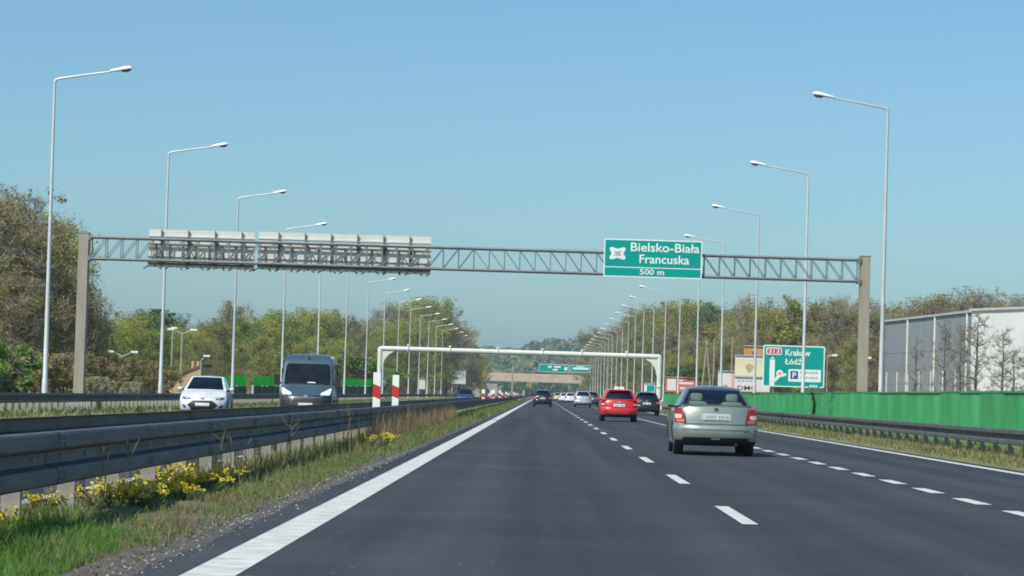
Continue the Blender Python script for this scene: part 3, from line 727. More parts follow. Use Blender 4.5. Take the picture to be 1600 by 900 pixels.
# left side
s, W, zb, zt = board('large_sign', 'large pale grey sign board beside the oncoming lanes', 'road sign', 685, 727, 578, 599.5, 640, M['sign_back'], 2)
for k in range(6): quad('small_print', W * (.36 + k * .085), W * (.42 + k * .085), zb + 1.05, zb + 1.38, -0.012, M['print_grey'], s)
board('information_sign', 'small pale sign behind the red and white marker boards', 'road sign', 654, 664, 592, 608, 520, M['sign_back'], 1)
board('information_sign', 'tall narrow pale sign next to the left portal post', 'road sign', 597, 604, 588, 603, 395, M['sign_back'], 1)

# power pole of two leaning legs
yp = 300; ap = empty('power_pole', (atx(1106, yp), yp, 0)); tag(ap, 'wooden A shaped power pole above the red billboard', 'power pole')
ztp = at(1101, 536, yp).z
MB().tube([(-0.9, 0, -0.5), (-0.22, 0, ztp)], [0.13, 0.10], 8).build('leg', M['wood'], ap); MB().tube([(0.55, 0, -0.5), (-0.28, 0, ztp)], [0.13, 0.10], 8).build('leg', M['wood'], ap)
MB().box((-0.25, 0, ztp - 0.15), (0.16, 1.4, 0.14)).build('cross_arm', M['wood'], ap)
for yy in (-0.6, 0, 0.6): MB().tube([(-0.25, yy, ztp - 0.1), (-0.25, yy, ztp + 0.25)], [0.06, 0.04], 8).build('insulator', M['print_grey'], ap)
for pxx, pyy, yy, lbl in ((1114, 530, 310, 'slim wooden pole just right of the A shaped pole'), (1142, 528, 315, 'slim wooden pole above the low white board')):
    q = empty('wooden_pole', (atx(pxx, yy), yy, 0)); tag(q, lbl, 'pole'); zt = at(pxx, pyy, yy).z
    MB().tube([(0, 0, -0.5), (0, 0, zt)], [0.12, 0.09], 8).build('pole', M['wood'], q); MB().tube([(0, 0, zt), (0, 0, zt + 0.12)], [0.11, 0.05], 8).build('cap', M['wood'], q)

# small white security lamps right of the direction sign
for pxx, pyy, yy, sg, lbl in ((1302, 555, 230, 1, 'small white floodlight on an arm right of the direction sign'), (1355, 559, 235, 1, 'small white floodlight close to the gantry post')):
    q = empty('floodlight', (atx(pxx - 11, yy), yy, 0)); tag(q, lbl, 'floodlight', 'floodlights by the hall'); zt = at(pxx, pyy, yy).z
    MB().tube([(0, 0, -0.4), (0, 0, zt - 0.1)], 0.05, 8).build('pole', M['wood'], q); MB().tube([(0, 0, zt - 0.1), (0.45, 0, zt)], 0.03, 6).build('arm', M['lamp_pole'], q)
    MB().box((0.6, 0, zt), (0.4, 0.2, 0.16)).build('lamp_head', M['lamp_head'], q)

# ================================================================== HALL (RIGHT)
def hall():
    A = Vector((atx(1380, 345), 345, 0)); B = Vector((atx(1515, 300), 300, 0)); C = Vector((atx(1515, 298.6) , 298.6, 0)); Dv = (Vector((atx(1606, 287), 287, 0)) - C)
    D = C + Dv * 4.0; zt = at(1515, 488, 300).z
    h = empty('industrial_hall', (B.x, B.y, 0)); tag(h, 'long industrial hall with grey and white cladding behind the noise wall', 'building')
    def wallseg(P, Q, n, m, dep, ztop):
        d = Q - P; L = d.length; ang = math.atan2(d.y, d.x)
        for k in range(n):
            w = L / n; c = P + d * ((k + .5) / n)
            nrm = Vector((-math.sin(ang), math.cos(ang), 0)) 
            if nrm.x < 0: nrm = -nrm
            cc = c + nrm * dep / 2 - Vector((B.x, B.y, 0))
            MB().box((cc.x, cc.y, ztop / 2 - 0.3), (w - 0.02, dep, ztop + 0.6), rz=ang).build('cladding_panel', m, h)
        c = P + d * .5 - Vector((B.x, B.y, 0)); 
        MB().box((c.x, c.y, ztop + 0.12), (L + 0.3, 0.5, 0.24), rz=ang).build('roof_edge', M['roof_edge'], h)
        return ang, L, d
    ang, L, d = wallseg(A, B, 9, M['hall_grey'], 0.3, zt)
    for f in (0.30, 0.62, 0.965):
        c = A + d * f - Vector((B.x, B.y, 0)); MB().tube([(c.x - 0.12, c.y - 0.1, -0.3), (c.x - 0.12, c.y - 0.1, zt)], 0.13, 8).build('downpipe', M['sign_back'], h)
    for k in range(9):
        for zz in (0.33, 0.66):
            c = A + d * ((k + .5) / 9) - Vector((B.x, B.y, 0)); MB().box((c.x, c.y, zt * zz), (L / 9 - 0.1, 0.06, 0.07), rz=ang).build('joint_strip', M['hall_grey'], h)
    # translucent lower panels
    for k in range(20):
        f = 0.04 + 0.9 * k / 20; c = A + d * f - Vector((B.x, B.y, 0)); MB().box((c.x - 0.05, c.y, 2.4), (0.14, 0.14, 5.4), rz=ang).build('lower_rib', M['hall_grey'] if k % 3 else M['sign_back'], h)
    wallseg(C, D, 8, M['hall_white'], 0.3, zt + 0.1)
    # roof and the hidden body
    P = [A, B, C, D]; off = Vector((40, 0, 0)); base = Vector((B.x, B.y, 0))
    vs = [p - base + Vector((0.35, 0, zt)) for p in P] + [p - base + off + Vector((0, 0, zt + 1.0)) for p in (A, B, C, D)]
    MB().add(vs, [(0, 1, 5, 4), (1, 2, 6, 5), (2, 3, 7, 6)]).build('roof', M['roof_edge'], h)
    vs = [A - base, A - base + off, A - base + off + Vector((0, 0, zt + 1.0)), A - base + Vector((0, 0, zt))]
    MB().add(vs, [(0, 1, 2, 3)]).build('end_wall', M['hall_grey'], h)
hall()

# ================================================================== LEFT: house and small lamps
def house():
    Y = 262.0; x0, x1 = atx(262, Y), atx(313, Y)
    h = empty('house', (x0, Y, 0)); tag(h, 'ochre shed with a brown roof sloping up to the right', 'house'); W = x1 - x0
    zl, zr = at(268, 594, Y).z, at(310, 570, Y).z
    MB().prism([(0, -0.5), (W, -0.5), (W, zr - 0.15), (0, zl - 0.15)], 0, 7).build('wall', M['ochre'], h)
    MB().prism([(-0.4, zl - 0.15), (W + 0.2, zr - 0.1), (W + 0.2, zr + 0.10), (-0.4, zl + 0.10)], -0.12, 7.5).build('roof', M['brown_roof'], h)
    for a in (0.70, 0.86): MB().tube([(W * a, 1.5, zr - 0.6), (W * a, 1.5, zr + 0.35)], 0.16, 8).build('vent_pipe', M['ochre'], h)
house()
def small_lamp(px, pt, Y, arms, label):
    zt = at(px, pt, Y).z; q = empty('small_street_lamp', (atx(px, Y), Y, 0)); tag(q, label, 'street lamp')
    MB().tube([(0, 0, -0.4), (0, 0, zt)], [0.10, 0.06], 8).build('pole', M['concrete'], q)
    for sg in arms:
        MB().tube([(0, 0, zt - 0.05), (sg * 0.5, 0, zt + 0.2), (sg * 0.8, 0, zt + 0.3)], 0.035, 6).build('arm', M['lamp_pole'], q)
        MB().box((sg * 1.0, 0, zt + 0.36), (0.6, 0.24, 0.16)).build('lamp_head', M['lamp_head'], q)
small_lamp(282, 521, 250, (-1, 1), 'twin armed concrete street lamp in front of the ochre house')
small_lamp(267, 518, 275, (0.15,), 'slim old street lamp just left of the twin armed one')
small_lamp(190, 556, 240, (-1, 1), 'short twin armed lamp between the tree belt and second tall lamp')
small_lamp(313, 562, 258, (0.5,), 'small lamp on a leaning pole at the ochre house corner')

# ================================================================== MARKER BOARDS ON THE MEDIAN
def marker(w=0.19, h=0.98, z0=0.55):
    r = empty('marker_board')
    MB().tube([(0, 0.03, 0), (0, 0.03, z0 + h - 0.06)], 0.03, 8).build('post', M['zinc_post'], r)
    MB().box((0, 0.02, 0.03), (0.3, 0.3, 0.08)).build('foot', M['plastic'], r)
    n = 3; hs = h / n; sl = 0.07
    for k in range(n):
        za, zb2 = z0 + hs * k, z0 + hs * (k + 1)
        a = sl if k > 0 else 0; b = sl if k < n - 1 else 0
        MB().prism([(-w / 2, za + a / 2), (w / 2, za - a / 2), (w / 2, zb2 - b / 2), (-w / 2, zb2 + b / 2)], 0, 0.025).build('stripe', M['sign_red'] if k == 1 else M['sign_white'], r)
    return r
mk = marker(); first = True
spots = [(588.5, 73.0, 'red and white marker board on the median, nearest of the row'), (618.0, 82.5, 'red and white marker board on the median, second of the row')]
ms = [216, 226, 238, 250, 268, 290, 300, 312, 340, 352, 380, 420, 470, 540]
for px, y, lbl in spots:
    o = mk if first else copy_tree(mk); first = False
    o.location = (atx(px, y), y, 0.06); o.rotation_euler.z = random.uniform(-.15, .15); tag(o, lbl, 'marker board', 'marker boards on the median')
for i, y in enumerate(ms):
    o = copy_tree(mk); o.location = (-4.25 + random.uniform(-.25, .25), y, 0.0); o.rotation_euler.z = random.uniform(-.4, .4); o.scale = (1.25, 1, random.uniform(.72, .95))
    tag(o, f'small marker board on the far median before the bridge, {ORD[i] if i else "first"} from viewer', 'marker board', 'distant marker boards on the median')
# delineator post right
q = empty('delineator_post', (9.75, 232, 0.05)); tag(q, 'white delineator post on the right verge beyond the black car', 'delineator')
MB().box((0, 0, 0.5), (0.12, 0.10, 1.1)).build('post', M['sign_white'], q); MB().box((0, -0.055, 0.8), (0.06, 0.012, 0.18)).build('reflector', M['orangelens'], q)
# ================================================================== VEHICLES
def lerp(z, tab):
    return float(np.interp(z, [a for a, b in tab], [b for a, b in tab]))
wheel_cache = {}
def rbox(c, d, n=14):
    """cushion with rounded corners in the xz plane"""
    mb = MB(); rows = ((-.5, .8), (-.35, 1), (.35, 1), (.5, .8))
    for fy, sc in rows:
        for i in range(n):
            a = 2 * math.pi * i / n; ca, sa = math.cos(a), math.sin(a)
            mb.v.append((c[0] + math.copysign(abs(ca) ** .5, ca) * d[0] / 2 * sc, c[1] + fy * d[1], c[2] + math.copysign(abs(sa) ** .5, sa) * d[2] / 2 * sc))
    for k in range(3):
        for i in range(n): a = k * n + i; b = k * n + (i + 1) % n; mb.f.append((a, b, b + n, a + n)); mb.m.append(0)
    mb.f += [tuple(range(n)), tuple(range(3 * n, 4 * n))]; mb.m += [0, 0]
    return mb
class Car:
    """body swept from a side outline (y forward from the tail, z up); x = share of the half width at that height"""
    def __init__(s, name, label, cat, S, body, z_dark=0.3, group=None):
        s.S = S; s.root = empty(name); tag(s.root, label, cat, group); s.body_m = body
        s.build_body(z_dark)
    def W(s, z): return lerp(z, s.S['W'])
    def build_body(s, z_dark):
        S = s.S; rear, top, front = S['rear'], S['top'], S['front']
        zb = S.get('zb', 0.2); wr = S['wr'] + 0.045; loop = list(rear) + list(top) + list(front)
        def arch(yc):
            pts = []; z0 = S['wr'] - 0.0
            a0 = math.asin((zb - S['wr']) / wr)
            for i in range(13):
                a = a0 + (math.pi - 2 * a0) * i / 12; pts.append((yc + wr * math.cos(a), S['wr'] + wr * math.sin(a)))
            return pts
        loop += arch(S['wf']) + arch(S['wb'])
        P = np.array(loop); n = len(P)
        d = np.roll(P, -1, 0) - np.roll(P, 1, 0); nr = np.stack([d[:, 1], -d[:, 0]], 1); nr /= np.linalg.norm(nr, axis=1)[:, None] + 1e-9
        area = 0.5 * np.sum(P[:, 0] * np.roll(P[:, 1], -1) - np.roll(P[:, 0], -1) * P[:, 1])
        if area > 0: nr = -nr
        nr = -nr if False else nr
        # nr now points inward for a clockwise or counter-clockwise loop
        c = P.mean(0); test = P[0] + nr[0] * 0.01
        if np.linalg.norm(test - c) > np.linalg.norm(P[0] - c): nr = -nr
        ts = [-1, -0.985, -0.95, -0.85, -0.6, -0.3, 0, 0.3, 0.6, 0.85, 0.95, 0.985, 1]
        ins = {1: 0.035, 0.985: 0.012, 0.95: 0.0}
        mb = MB(); cr, cf, ct = S.get('cr', 0.12), S.get('cf', 0.3), S.get('ct', 0.02)
        y0, y1 = P[:, 0].min(), P[:, 0].max()
        for t in ts:
            r = ins.get(abs(t), 0.0)
            Q = P + nr * r
            for y, z in Q:
                a = abs(t) ** 4
                wr_ = max(0, (y0 + 0.7 - y) / 0.7) ** 1.5; wf_ = max(0, (y - y1 + 0.9) / 0.9) ** 1.5
                yy = y + cr * a * wr_ - cf * abs(t) ** 3 * wf_
                mb.v.append((t * s.W(z), yy, z - (ct * t * t if z > 0.7 else 0)))
        m = len(ts)
        for j in range(m - 1):
            for i in range(n):
                k = (i + 1) % n; za = (P[i, 1] + P[k, 1]) / 2
                low = i >= len(rear) + len(top) + len(front) - 1
                mb.f.append((j * n + i, j * n + k, (j + 1) * n + k, (j + 1) * n + i)); mb.m.append(1 if (za < z_dark or low) else 0)
        mb.f.append(tuple(range(n))); mb.m.append(0); mb.f.append(tuple(range((m - 1) * n, m * n))); mb.m.append(0)
        s.y0, s.y1 = y0, y1
        s.body = mb.build('body', [s.body_m, M['plastic']], s.root, sharp=35)
    def ry(s, x, z):
        S = s.S; y = lerp(z, sorted((b, a) for a, b in S['rear'])); t = min(1, abs(x) / s.W(z))
        return y + S.get('cr', 0.12) * t ** 4 * max(0, (s.y0 + 0.7 - y) / 0.7) ** 1.5
    def fy(s, x, z):
        S = s.S; y = lerp(z, sorted((b, a) for a, b in S['front'])); t = min(1, abs(x) / s.W(z))
        return y - S.get('cf', 0.3) * t ** 3 * max(0, (y - s.y1 + 0.9) / 0.9) ** 1.5
    def patch(s, name, rows, m, rear=True, off=0.012, nx=8, th=0.03, parent=None, sub=4):
        """panel that follows the tail or nose; rows = (z, x0, x1)"""
        zz = [r[0] for r in rows]; mb = MB(); nz = (len(rows) - 1) * sub
        zs = np.interp(np.linspace(0, len(rows) - 1, nz + 1), range(len(rows)), zz)
        for k, z in enumerate(zs):
            f = k / sub; xa = float(np.interp(f, range(len(rows)), [r[1] for r in rows])); xb = float(np.interp(f, range(len(rows)), [r[2] for r in rows]))
            for i in range(nx + 1):
                x = xa + (xb - xa) * i / nx; y = (s.ry(x, z) - off) if rear else (s.fy(x, z) + off)
                mb.v.append((x, y, z))
        N = len(mb.v); w = nx + 1
        mb.v += [(x, y + (th + off if rear else -th - off), z) for x, y, z in mb.v]
        for k in range(nz):
            for i in range(nx): a = k * w + i; mb.f.append((a, a + 1, a + 1 + w, a + w)); mb.f.append((N + a + w, N + a + 1 + w, N + a + 1, N + a))
        edge = [k for k in range(w)] + [k * w + nx for k in range(1, nz + 1)] + [nz * w + k for k in range(nx - 1, -1, -1)] + [k * w for k in range(nz - 1, 0, -1)]
        for i in range(len(edge)): a, b = edge[i], edge[(i + 1) % len(edge)]; mb.f.append((a, b, N + b, N + a))
        mb.m = [0] * len(mb.f)
        return mb.build(name, m, parent or s.root, sharp=35)
    def both(s, name, rows, m, **k):
        s.patch(name, rows, m, **k); return s.patch(name, [(z, -b, -a) for z, a, b in rows], m, **k)
    def wheels(s, tw=0.2, rim=None, inset=0.02):
        S = s.S; r = S['wr']; key = (round(r, 3), tw, rim)
        if key not in wheel_cache:
            w = tw / 2
            ty = MB().lathe_x([(-w * .8, r * .64), (-w, r * .72), (-w, r * .92), (-w * .8, r * .99), (0, r), (w * .8, r * .99), (w, r * .92), (w, r * .72), (w * .8, r * .64), (-w * .8, r * .64)], 28).mesh('wheel', M['tyre'], 40)
            rm = MB().lathe_x([(w * .75, r * .66), (w * .8, r * .62), (w * .3, r * .56), (w * .25, r * .2), (w * .5, r * .16), (w * .55, 0.001)], 28)
            for k in range(5):
                a = 2 * math.pi * k / 5; rm.bar((w * .6, r * .1 * math.cos(a), r * .1 * math.sin(a)), (w * .62, r * .62 * math.cos(a), r * .62 * math.sin(a)), 0.07, 0.03)
            wheel_cache[key] = (ty, rm.mesh('rim', M['rim'], 40))
        ty, rm = wheel_cache[key]; x = s.W(r) - tw / 2 - inset
        for yc in (S['wf'], S['wb']):
            for sg in (-1, 1):
                o = link('wheel', ty, s.root, (sg * x, yc, r), 0 if sg > 0 else math.pi); link('rim', rm, o)
        MB().box((0, (S['wf'] + S['wb']) / 2, 0.36), (1.1, S['wf'] - S['wb'] + 0.5, 0.28)).build('underbody', M['under'], s.root)
    def cabin(s, A, B, C, D, wb, wr, gm, mb_=None, bp=(0.36, 0.40), rw=(0.10, 0.90, 0.12, 0.86), interior=M['dark_cloth'], rests=True, frame=None):
        """A,B,C,D = (y,z): rear window foot, roof rear, roof front, windscreen foot"""
        fr = MB(); paint = frame or s.body_m
        def surf(c00, c10, c11, c01, bulge, holes, names, n=10):
            c = [Vector(p) for p in (c00, c10, c11, c01)]; bulge = Vector(bulge)
            us = sorted(set([round(i / n, 4) for i in range(n + 1)] + [h[0] for h in holes] + [h[1] for h in holes])); vs = sorted(set([round(i / 6, 4) for i in range(7)] + [h[2] for h in holes] + [h[3] for h in holes]))
            def P(u, v_):
                p = (c[0] * (1 - u) + c[1] * u) * (1 - v_) + (c[3] * (1 - u) + c[2] * u) * v_
                return p + bulge * (1 - (2 * u - 1) ** 2) * (1 - 0.6 * (2 * v_ - 1) ** 2)
            gl = [MB() for _ in holes]
            for a, b in zip(us[:-1], us[1:]):
                for e, f in zip(vs[:-1], vs[1:]):
                    q = [P(a, e), P(b, e), P(b, f), P(a, f)]; tgt = fr
                    for k, h in enumerate(holes):
                        if a >= h[0] - 1e-5 and b <= h[1] + 1e-5 and e >= h[2] - 1e-5 and f <= h[3] + 1e-5: tgt = gl[k]
                    tgt.add(q, [(0, 1, 2, 3)])
            for k, g in enumerate(gl):
                bm_ = bmesh.new(); me = g.mesh(names[k], gm, 0, False); bm_.from_mesh(me); bmesh.ops.remove_doubles(bm_, verts=bm_.verts, dist=1e-4)
                bmesh.ops.recalc_face_normals(bm_, faces=bm_.faces)
                for f in bm_.faces: f.smooth = True
                bm_.to_mesh(me); bm_.free(); link(names[k], me, s.root)
        wA = wb * 0.965
        surf((-wA, A[0], A[1]), (wA, A[0], A[1]), (wr * .97, B[0], B[1]), (-wr * .97, B[0], B[1]), (0, -0.09, 0.02), [rw], ['rear_window'])
        surf((-wr * .97, B[0], B[1]), (wr * .97, B[0], B[1]), (wr, C[0], C[1]), (-wr, C[0], C[1]), (0, 0, 0.055), [], [])
        surf((-wr, C[0], C[1]), (wr, C[0], C[1]), (wb * .98, D[0], D[1]), (-wb * .98, D[0], D[1]), (0, 0.12, 0.03), [(0.06, 0.94, 0.06, 0.96)], ['windscreen'])
        for sg in (-1, 1):
            surf((sg * wA, A[0], A[1]), (sg * wb * .98, D[0], D[1]), (sg * wr, C[0], C[1]), (sg * wr * .97, B[0], B[1]), (sg * 0.03, 0, 0), [(0.17, bp[0], 0.06, 0.88), (bp[1], 0.90, 0.06, 0.88)], ['side_window', 'side_window'], 16)
        me = fr.mesh('cabin_frame', paint, 0, False)
        bm_ = bmesh.new(); bm_.from_mesh(me); bmesh.ops.remove_doubles(bm_, verts=bm_.verts, dist=1e-4); bmesh.ops.recalc_face_normals(bm_, faces=bm_.faces)
        for f in bm_.faces: f.smooth = True
        for e in bm_.edges:
            if len(e.link_faces) != 2 or e.calc_face_angle(3.2) > R(35): e.smooth = False
        bm_.to_mesh(me); bm_.free(); o = link('cabin_frame', me, s.root)
        so = o.modifiers.new('thickness', 'SOLIDIFY'); so.thickness = 0.025; so.offset = -1
        zf = min(A[1], D[1])
        MB().box((0, (A[0] + D[0]) / 2, zf - 0.03), (wb * 1.7, (D[0] - A[0]) * 0.94, 0.06)).build('parcel_shelf', M['dark_cloth'], s.root)
        if rests:
            for yy, zz in ((A[0] + 0.55, zf), (C[0] - 0.35, zf)):
                for x in (-0.37, 0.37):
                    rbox((x, yy, zz + 0.02), (0.46, 0.14, 0.22)).build('seat', interior, s.root)
                    rbox((x, yy, zz + 0.215), (0.25, 0.10, 0.16)).build('head_rest', interior, s.root)
    def mirrors(s, y, z, m, x=None, w=0.17, h=0.13):
        for sg in (-1, 1):
            xx = sg * ((x or s.W(z)) + 0.04)
            o = MB(); 
            for k, (dy, sc) in enumerate(((-0.045, 0.9), (-0.03, 1.0), (0.03, 0.92), (0.075, 0.45))):
                for i in range(10):
                    a = 2 * math.pi * i / 10; o.v.append((xx + sg * w / 2 + math.copysign(abs(math.cos(a)) ** .6, math.cos(a)) * w / 2 * sc, y + dy, z + math.copysign(abs(math.sin(a)) ** .6, math.sin(a)) * h / 2 * sc))
            for k in range(3):
                for i in range(10): a = k * 10 + i; b = k * 10 + (i + 1) % 10; o.f.append((a, b, b + 10, a + 10)); o.m.append(0)
            o.f.append(tuple(range(10))); o.m.append(0); o.f.append(tuple(range(30, 40))); o.m.append(0)
            mo = o.build('wing_mirror', m, s.root); MB().bar((xx - sg * 0.14, y + .02, z - 0.03), (xx + sg * 0.05, y + .02, z - 0.02), 0.06, 0.04).build('mirror_arm', M['plastic'], mo)
    def plate(s, z, rear=True, w=0.26, h=0.058, x=0.0, marks=True, m=None, tm=None):
        p = s.patch('number_plate', [(z - h, x - w, x + w), (z + h, x - w, x + w)], m or M['plate'], rear, 0.022, 4, 0.02)
        if marks:
            rn = random.Random(int(z * 1000) + len(s.root.name)); xx = x - w + 0.06
            while xx < x + w - 0.05:
                ww = rn.uniform(0.018, 0.040)
                if not (abs(xx - x) < 0.035): s.patch('plate_mark', [(z - h * .55, xx, xx + ww), (z + h * .55, xx, xx + ww)], tm or M['platetext'], rear, 0.025, 1, 0.002, p, 1)
                xx += ww + 0.02
        return p
    def put(s, x, y, rz=0.0, z=0.0): s.root.location = (x, y, z); s.root.rotation_euler.z = rz; return s

def W_of(w, zs=1.0): return [(0.15 * zs, w * .91), (0.32 * zs, w * .97), (0.55 * zs, w), (0.74 * zs, w * .992), (0.86 * zs, w * .97), (0.95 * zs, w * .935), (1.0 * zs, w * .895), (1.08 * zs, w * .84)]
def scaleS(S, sy=1, sz=1):
    q = dict(S)
    for k in ('rear', 'top', 'front'): q[k] = [(a * sy, b * sz) for a, b in S[k]]
    q['wf'], q['wb'] = S['wf'] * sy, S['wb'] * sy; return q
SEDAN = dict(wr=0.315, wf=3.78, wb=1.05, zb=0.20, W=W_of(0.873), cr=0.24, cf=0.34, ct=0.03,
    rear=[(0.42, 0.20), (0.16, 0.25), (0.06, 0.31), (0.015, 0.38), (0.0, 0.47), (0.005, 0.55), (0.03, 0.605), (0.075, 0.625), (0.08, 0.64), (0.085, 0.72), (0.105, 0.84), (0.14, 0.95), (0.155, 1.005)],
    top=[(0.19, 1.022), (0.30, 1.025), (0.75, 1.02), (1.5, 0.97), (2.6, 0.955), (3.35, 0.985), (3.5, 0.975), (3.95, 0.90), (4.35, 0.79)],
    front=[(4.55, 0.70), (4.66, 0.58), (4.70, 0.46), (4.68, 0.33), (4.58, 0.24), (4.4, 0.20)])
HATCH = dict(wr=0.315, wf=3.40, wb=0.78, zb=0.20, W=W_of(0.885), cr=0.27, cf=0.38, ct=0.02,
    rear=[(0.28, 0.20), (0.12, 0.25), (0.03, 0.32), (0.0, 0.44), (0.0, 0.56), (0.03, 0.64), (0.06, 0.66), (0.075, 0.78), (0.11, 0.90), (0.15, 0.985)],
    top=[(0.20, 1.0), (0.8, 0.985), (2.6, 0.975), (3.05, 1.0), (3.3, 0.965), (3.75, 0.85)],
    front=[(3.98, 0.74), (4.12, 0.62), (4.20, 0.48), (4.18, 0.34), (4.08, 0.25), (3.9, 0.20)])

def sedan():
    c = Car('sedan_car', 'silver green sedan in the middle lane, closest car ahead', 'car', SEDAN, M['silver'], 0.30)
    c.wheels(0.205, inset=0.015)
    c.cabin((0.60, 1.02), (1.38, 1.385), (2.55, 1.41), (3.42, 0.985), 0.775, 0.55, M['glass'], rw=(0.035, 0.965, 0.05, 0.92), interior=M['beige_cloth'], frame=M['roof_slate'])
    c.both('tail_light', [(0.675, 0.635, 0.845), (0.80, 0.64, 0.85), (0.90, 0.675, 0.838), (0.965, 0.70, 0.80)], M['redlens'], off=0.014)
    for sg in (1, -1):
        def rr(rows): return rows if sg > 0 else [(z, -b, -a) for z, a, b in rows]
        c.patch('indicator_lens', rr([(0.755, 0.72, 0.83), (0.80, 0.69, 0.84), (0.84, 0.71, 0.835)]), M['clearlens'], off=0.018)
        c.patch('brake_lens', rr([(0.682, 0.65, 0.80), (0.735, 0.65, 0.81)]), M['orangelens'], off=0.0175)
    c.patch('boot_seam', [(0.640, -0.66, 0.66), (0.655, -0.66, 0.66)], M['plastic'], off=0.004)
    c.both('boot_seam', [(0.655, 0.608, 0.618), (0.90, 0.645, 0.655), (0.99, 0.675, 0.683)], M['plastic'], off=0.003)
    c.patch('plate_recess', [(0.725, -0.31, 0.31), (0.865, -0.30, 0.30)], M['grey'], off=0.006)
    c.plate(0.795, True, 0.26, 0.056, m=M['plate_dull'], tm=M['plate_faint'])
    c.patch('badge', [(0.925, -0.035, 0.035), (0.955, -0.042, 0.042), (0.985, -0.030, 0.030)], M['bolt_dark'], off=0.016)
    c.patch('bumper_strip', [(0.520, -0.83, 0.83), (0.545, -0.83, 0.83)], M['bracket'], off=0.008)
    c.patch('valance', [(0.265, -0.70, 0.70), (0.375, -0.66, 0.66)], M['plastic'], off=0.012)
    MB().tube([(0.42, 0.5, 0.25), (0.42, 0.05, 0.24)], 0.03, 10).build('exhaust', M['plastic'], c.root)
    MB().box((0, 0.45, 0.285), (0.7, 0.5, 0.10)).build('spare_well', M['under'], c.root)
    c.patch('tow_cover', [(0.335, -0.09, 0.09), (0.36, -0.09, 0.09)], M['sign_grey'], off=0.02)
    c.mirrors(3.0, 1.02, M['silver'], 0.84)
    MB().tube([(0, 1.52, 1.43), (0, 1.36, 1.60)], [0.010, 0.006], 6).build('antenna', M['plastic'], c.root)
    c.both('headlight', [(0.60, 0.45, 0.78), (0.72, 0.45, 0.76)], M['headlens'], rear=False); c.patch('grille', [(0.60, -0.4, 0.4), (0.70, -0.38, 0.38)], M['plastic'], rear=False)
    MB().box((0, 1.15, 1.04), (0.34, 0.02, 0.05)).build('third_brake_light', M['redlens'], c.root)
    return c
d_sed = FPX * CAMH / 87.5
sedan().put(atx(1120, d_sed), d_sed, R(-0.6))

def hatch(name, label, paint, sy=1.0, sz=1.0, w=None, gm=None, taxi=False, lights='redlens', suv=False, detail=True):
    S = scaleS(HATCH, sy, sz)
    S['W'] = W_of(w or 0.885, sz); S['wr'] = 0.315 if not suv else 0.345
    S['zb'] = 0.20 * sz
    c = Car(name, label, 'car', S, paint, 0.30 * sz if not suv else 0.5); c.wheels(0.205, inset=0.01)
    q = lambda p: (p[0] * sy, p[1] * sz)
    ww = w or 0.885
    c.cabin(q((0.17, 0.985)), q((0.50, 1.43)), q((1.95, 1.475)), q((3.0, 0.99)), ww * .93, ww * .68, gm or M['glass_dark'], rw=(0.07, 0.93, 0.07, 0.82), rests=detail)
    z = sz
    c.both('tail_light', [(0.70 * z, 0.60, ww * .955), (0.84 * z, 0.63, ww * .96), (0.93 * z, 0.68, ww * .93)], M[lights], off=0.014)
    c.both('indicator_lens', [(0.76 * z, 0.66, ww * .95), (0.81 * z, 0.66, ww * .95)], M['clearlens'], off=0.018)
    c.plate(0.745 * z if not suv else 0.70 * z, True, 0.26, 0.058, marks=detail)
    c.patch('tailgate_seam', [(0.645 * z, -0.60, 0.60), (0.66 * z, -0.60, 0.60)], M['plastic'], off=0.004)
    c.patch('badge', [(0.86 * z, -0.06, 0.06), (0.895 * z, -0.08, 0.08), (0.93 * z, -0.05, 0.05)], M['chrome'], off=0.014)
    c.patch('valance', [(0.26 * z, -0.70, 0.70), (0.36 * z, -0.62, 0.62)], M['plastic'], off=0.010)
    c.both('reflector', [(0.43 * z, 0.52, 0.70), (0.46 * z, 0.52, 0.70)], M['redlens'], off=0.012)
    c.mirrors(2.55 * sy, 1.03 * z, paint, ww * .95)
    MB().box((0, 0.40 * sy, 1.435 * z), (0.98, 0.22, 0.03)).build('roof_spoiler', paint, c.root)
    MB().tube([(0, 1.0 * sy, 1.49 * z), (0, 0.85 * sy, 1.60 * z)], 0.01, 6).build('antenna', M['plastic'], c.root)
    c.both('headlight', [(0.66 * z, 0.5, 0.74), (0.76 * z, 0.5, 0.72)], M['headlens'], rear=False); c.patch('grille', [(0.40 * z, -0.4, 0.4), (0.55 * z, -0.45, 0.45)], M['plastic'], rear=False)
    if taxi:
        b = MB().box((0, 1.15, 1.565), (0.46, 0.16, 0.13)).build('roof_sign', M['sign_white'], c.root)
    return c
c = hatch('hatchback_car', 'red hatchback with a pale roof sign in the middle lane', M['red'], 1.0, 1.02, taxi=True); c.put(atx(968, 132), 132)
c = hatch('hatchback_car', 'black hatchback in the right lane, half hidden by the red one', M['black'], 1.0, 1.03, 0.90); c.put(atx(1011, 188), 188)
c = hatch('suv_car', 'black car ahead in our own left lane', M['black'], 1.05, 1.06, 0.92, suv=False); c.put(atx(848, 272), 272)
c = hatch('suv_car', 'silver grey car with dark rear window beyond the red hatchback', M['grey'], 1.03, 1.10, 0.90); c.put(atx(911, 288), 288)
c = hatch('hatchback_car', 'dark car right beside the silver grey one in the distance', M['darkgrey'], 1.0, 1.12, 0.86, detail=False); c.put(atx(925, 335), 335)
c = hatch('hatchback_car', 'white car partly hidden left of the red hatchback', M['white'], 1.0, 1.0, detail=False); c.put(atx(957, 392), 392)
c = hatch('hatchback_car', 'distant white car just left of the silver grey car', M['white'], 1.0, 1.05, detail=False); c.put(atx(892, 420), 420)
c = hatch('hatchback_car', 'distant white car, leftmost of the white cars ahead', M['white'], 1.02, 1.03, detail=False); c.put(atx(882, 452), 452)
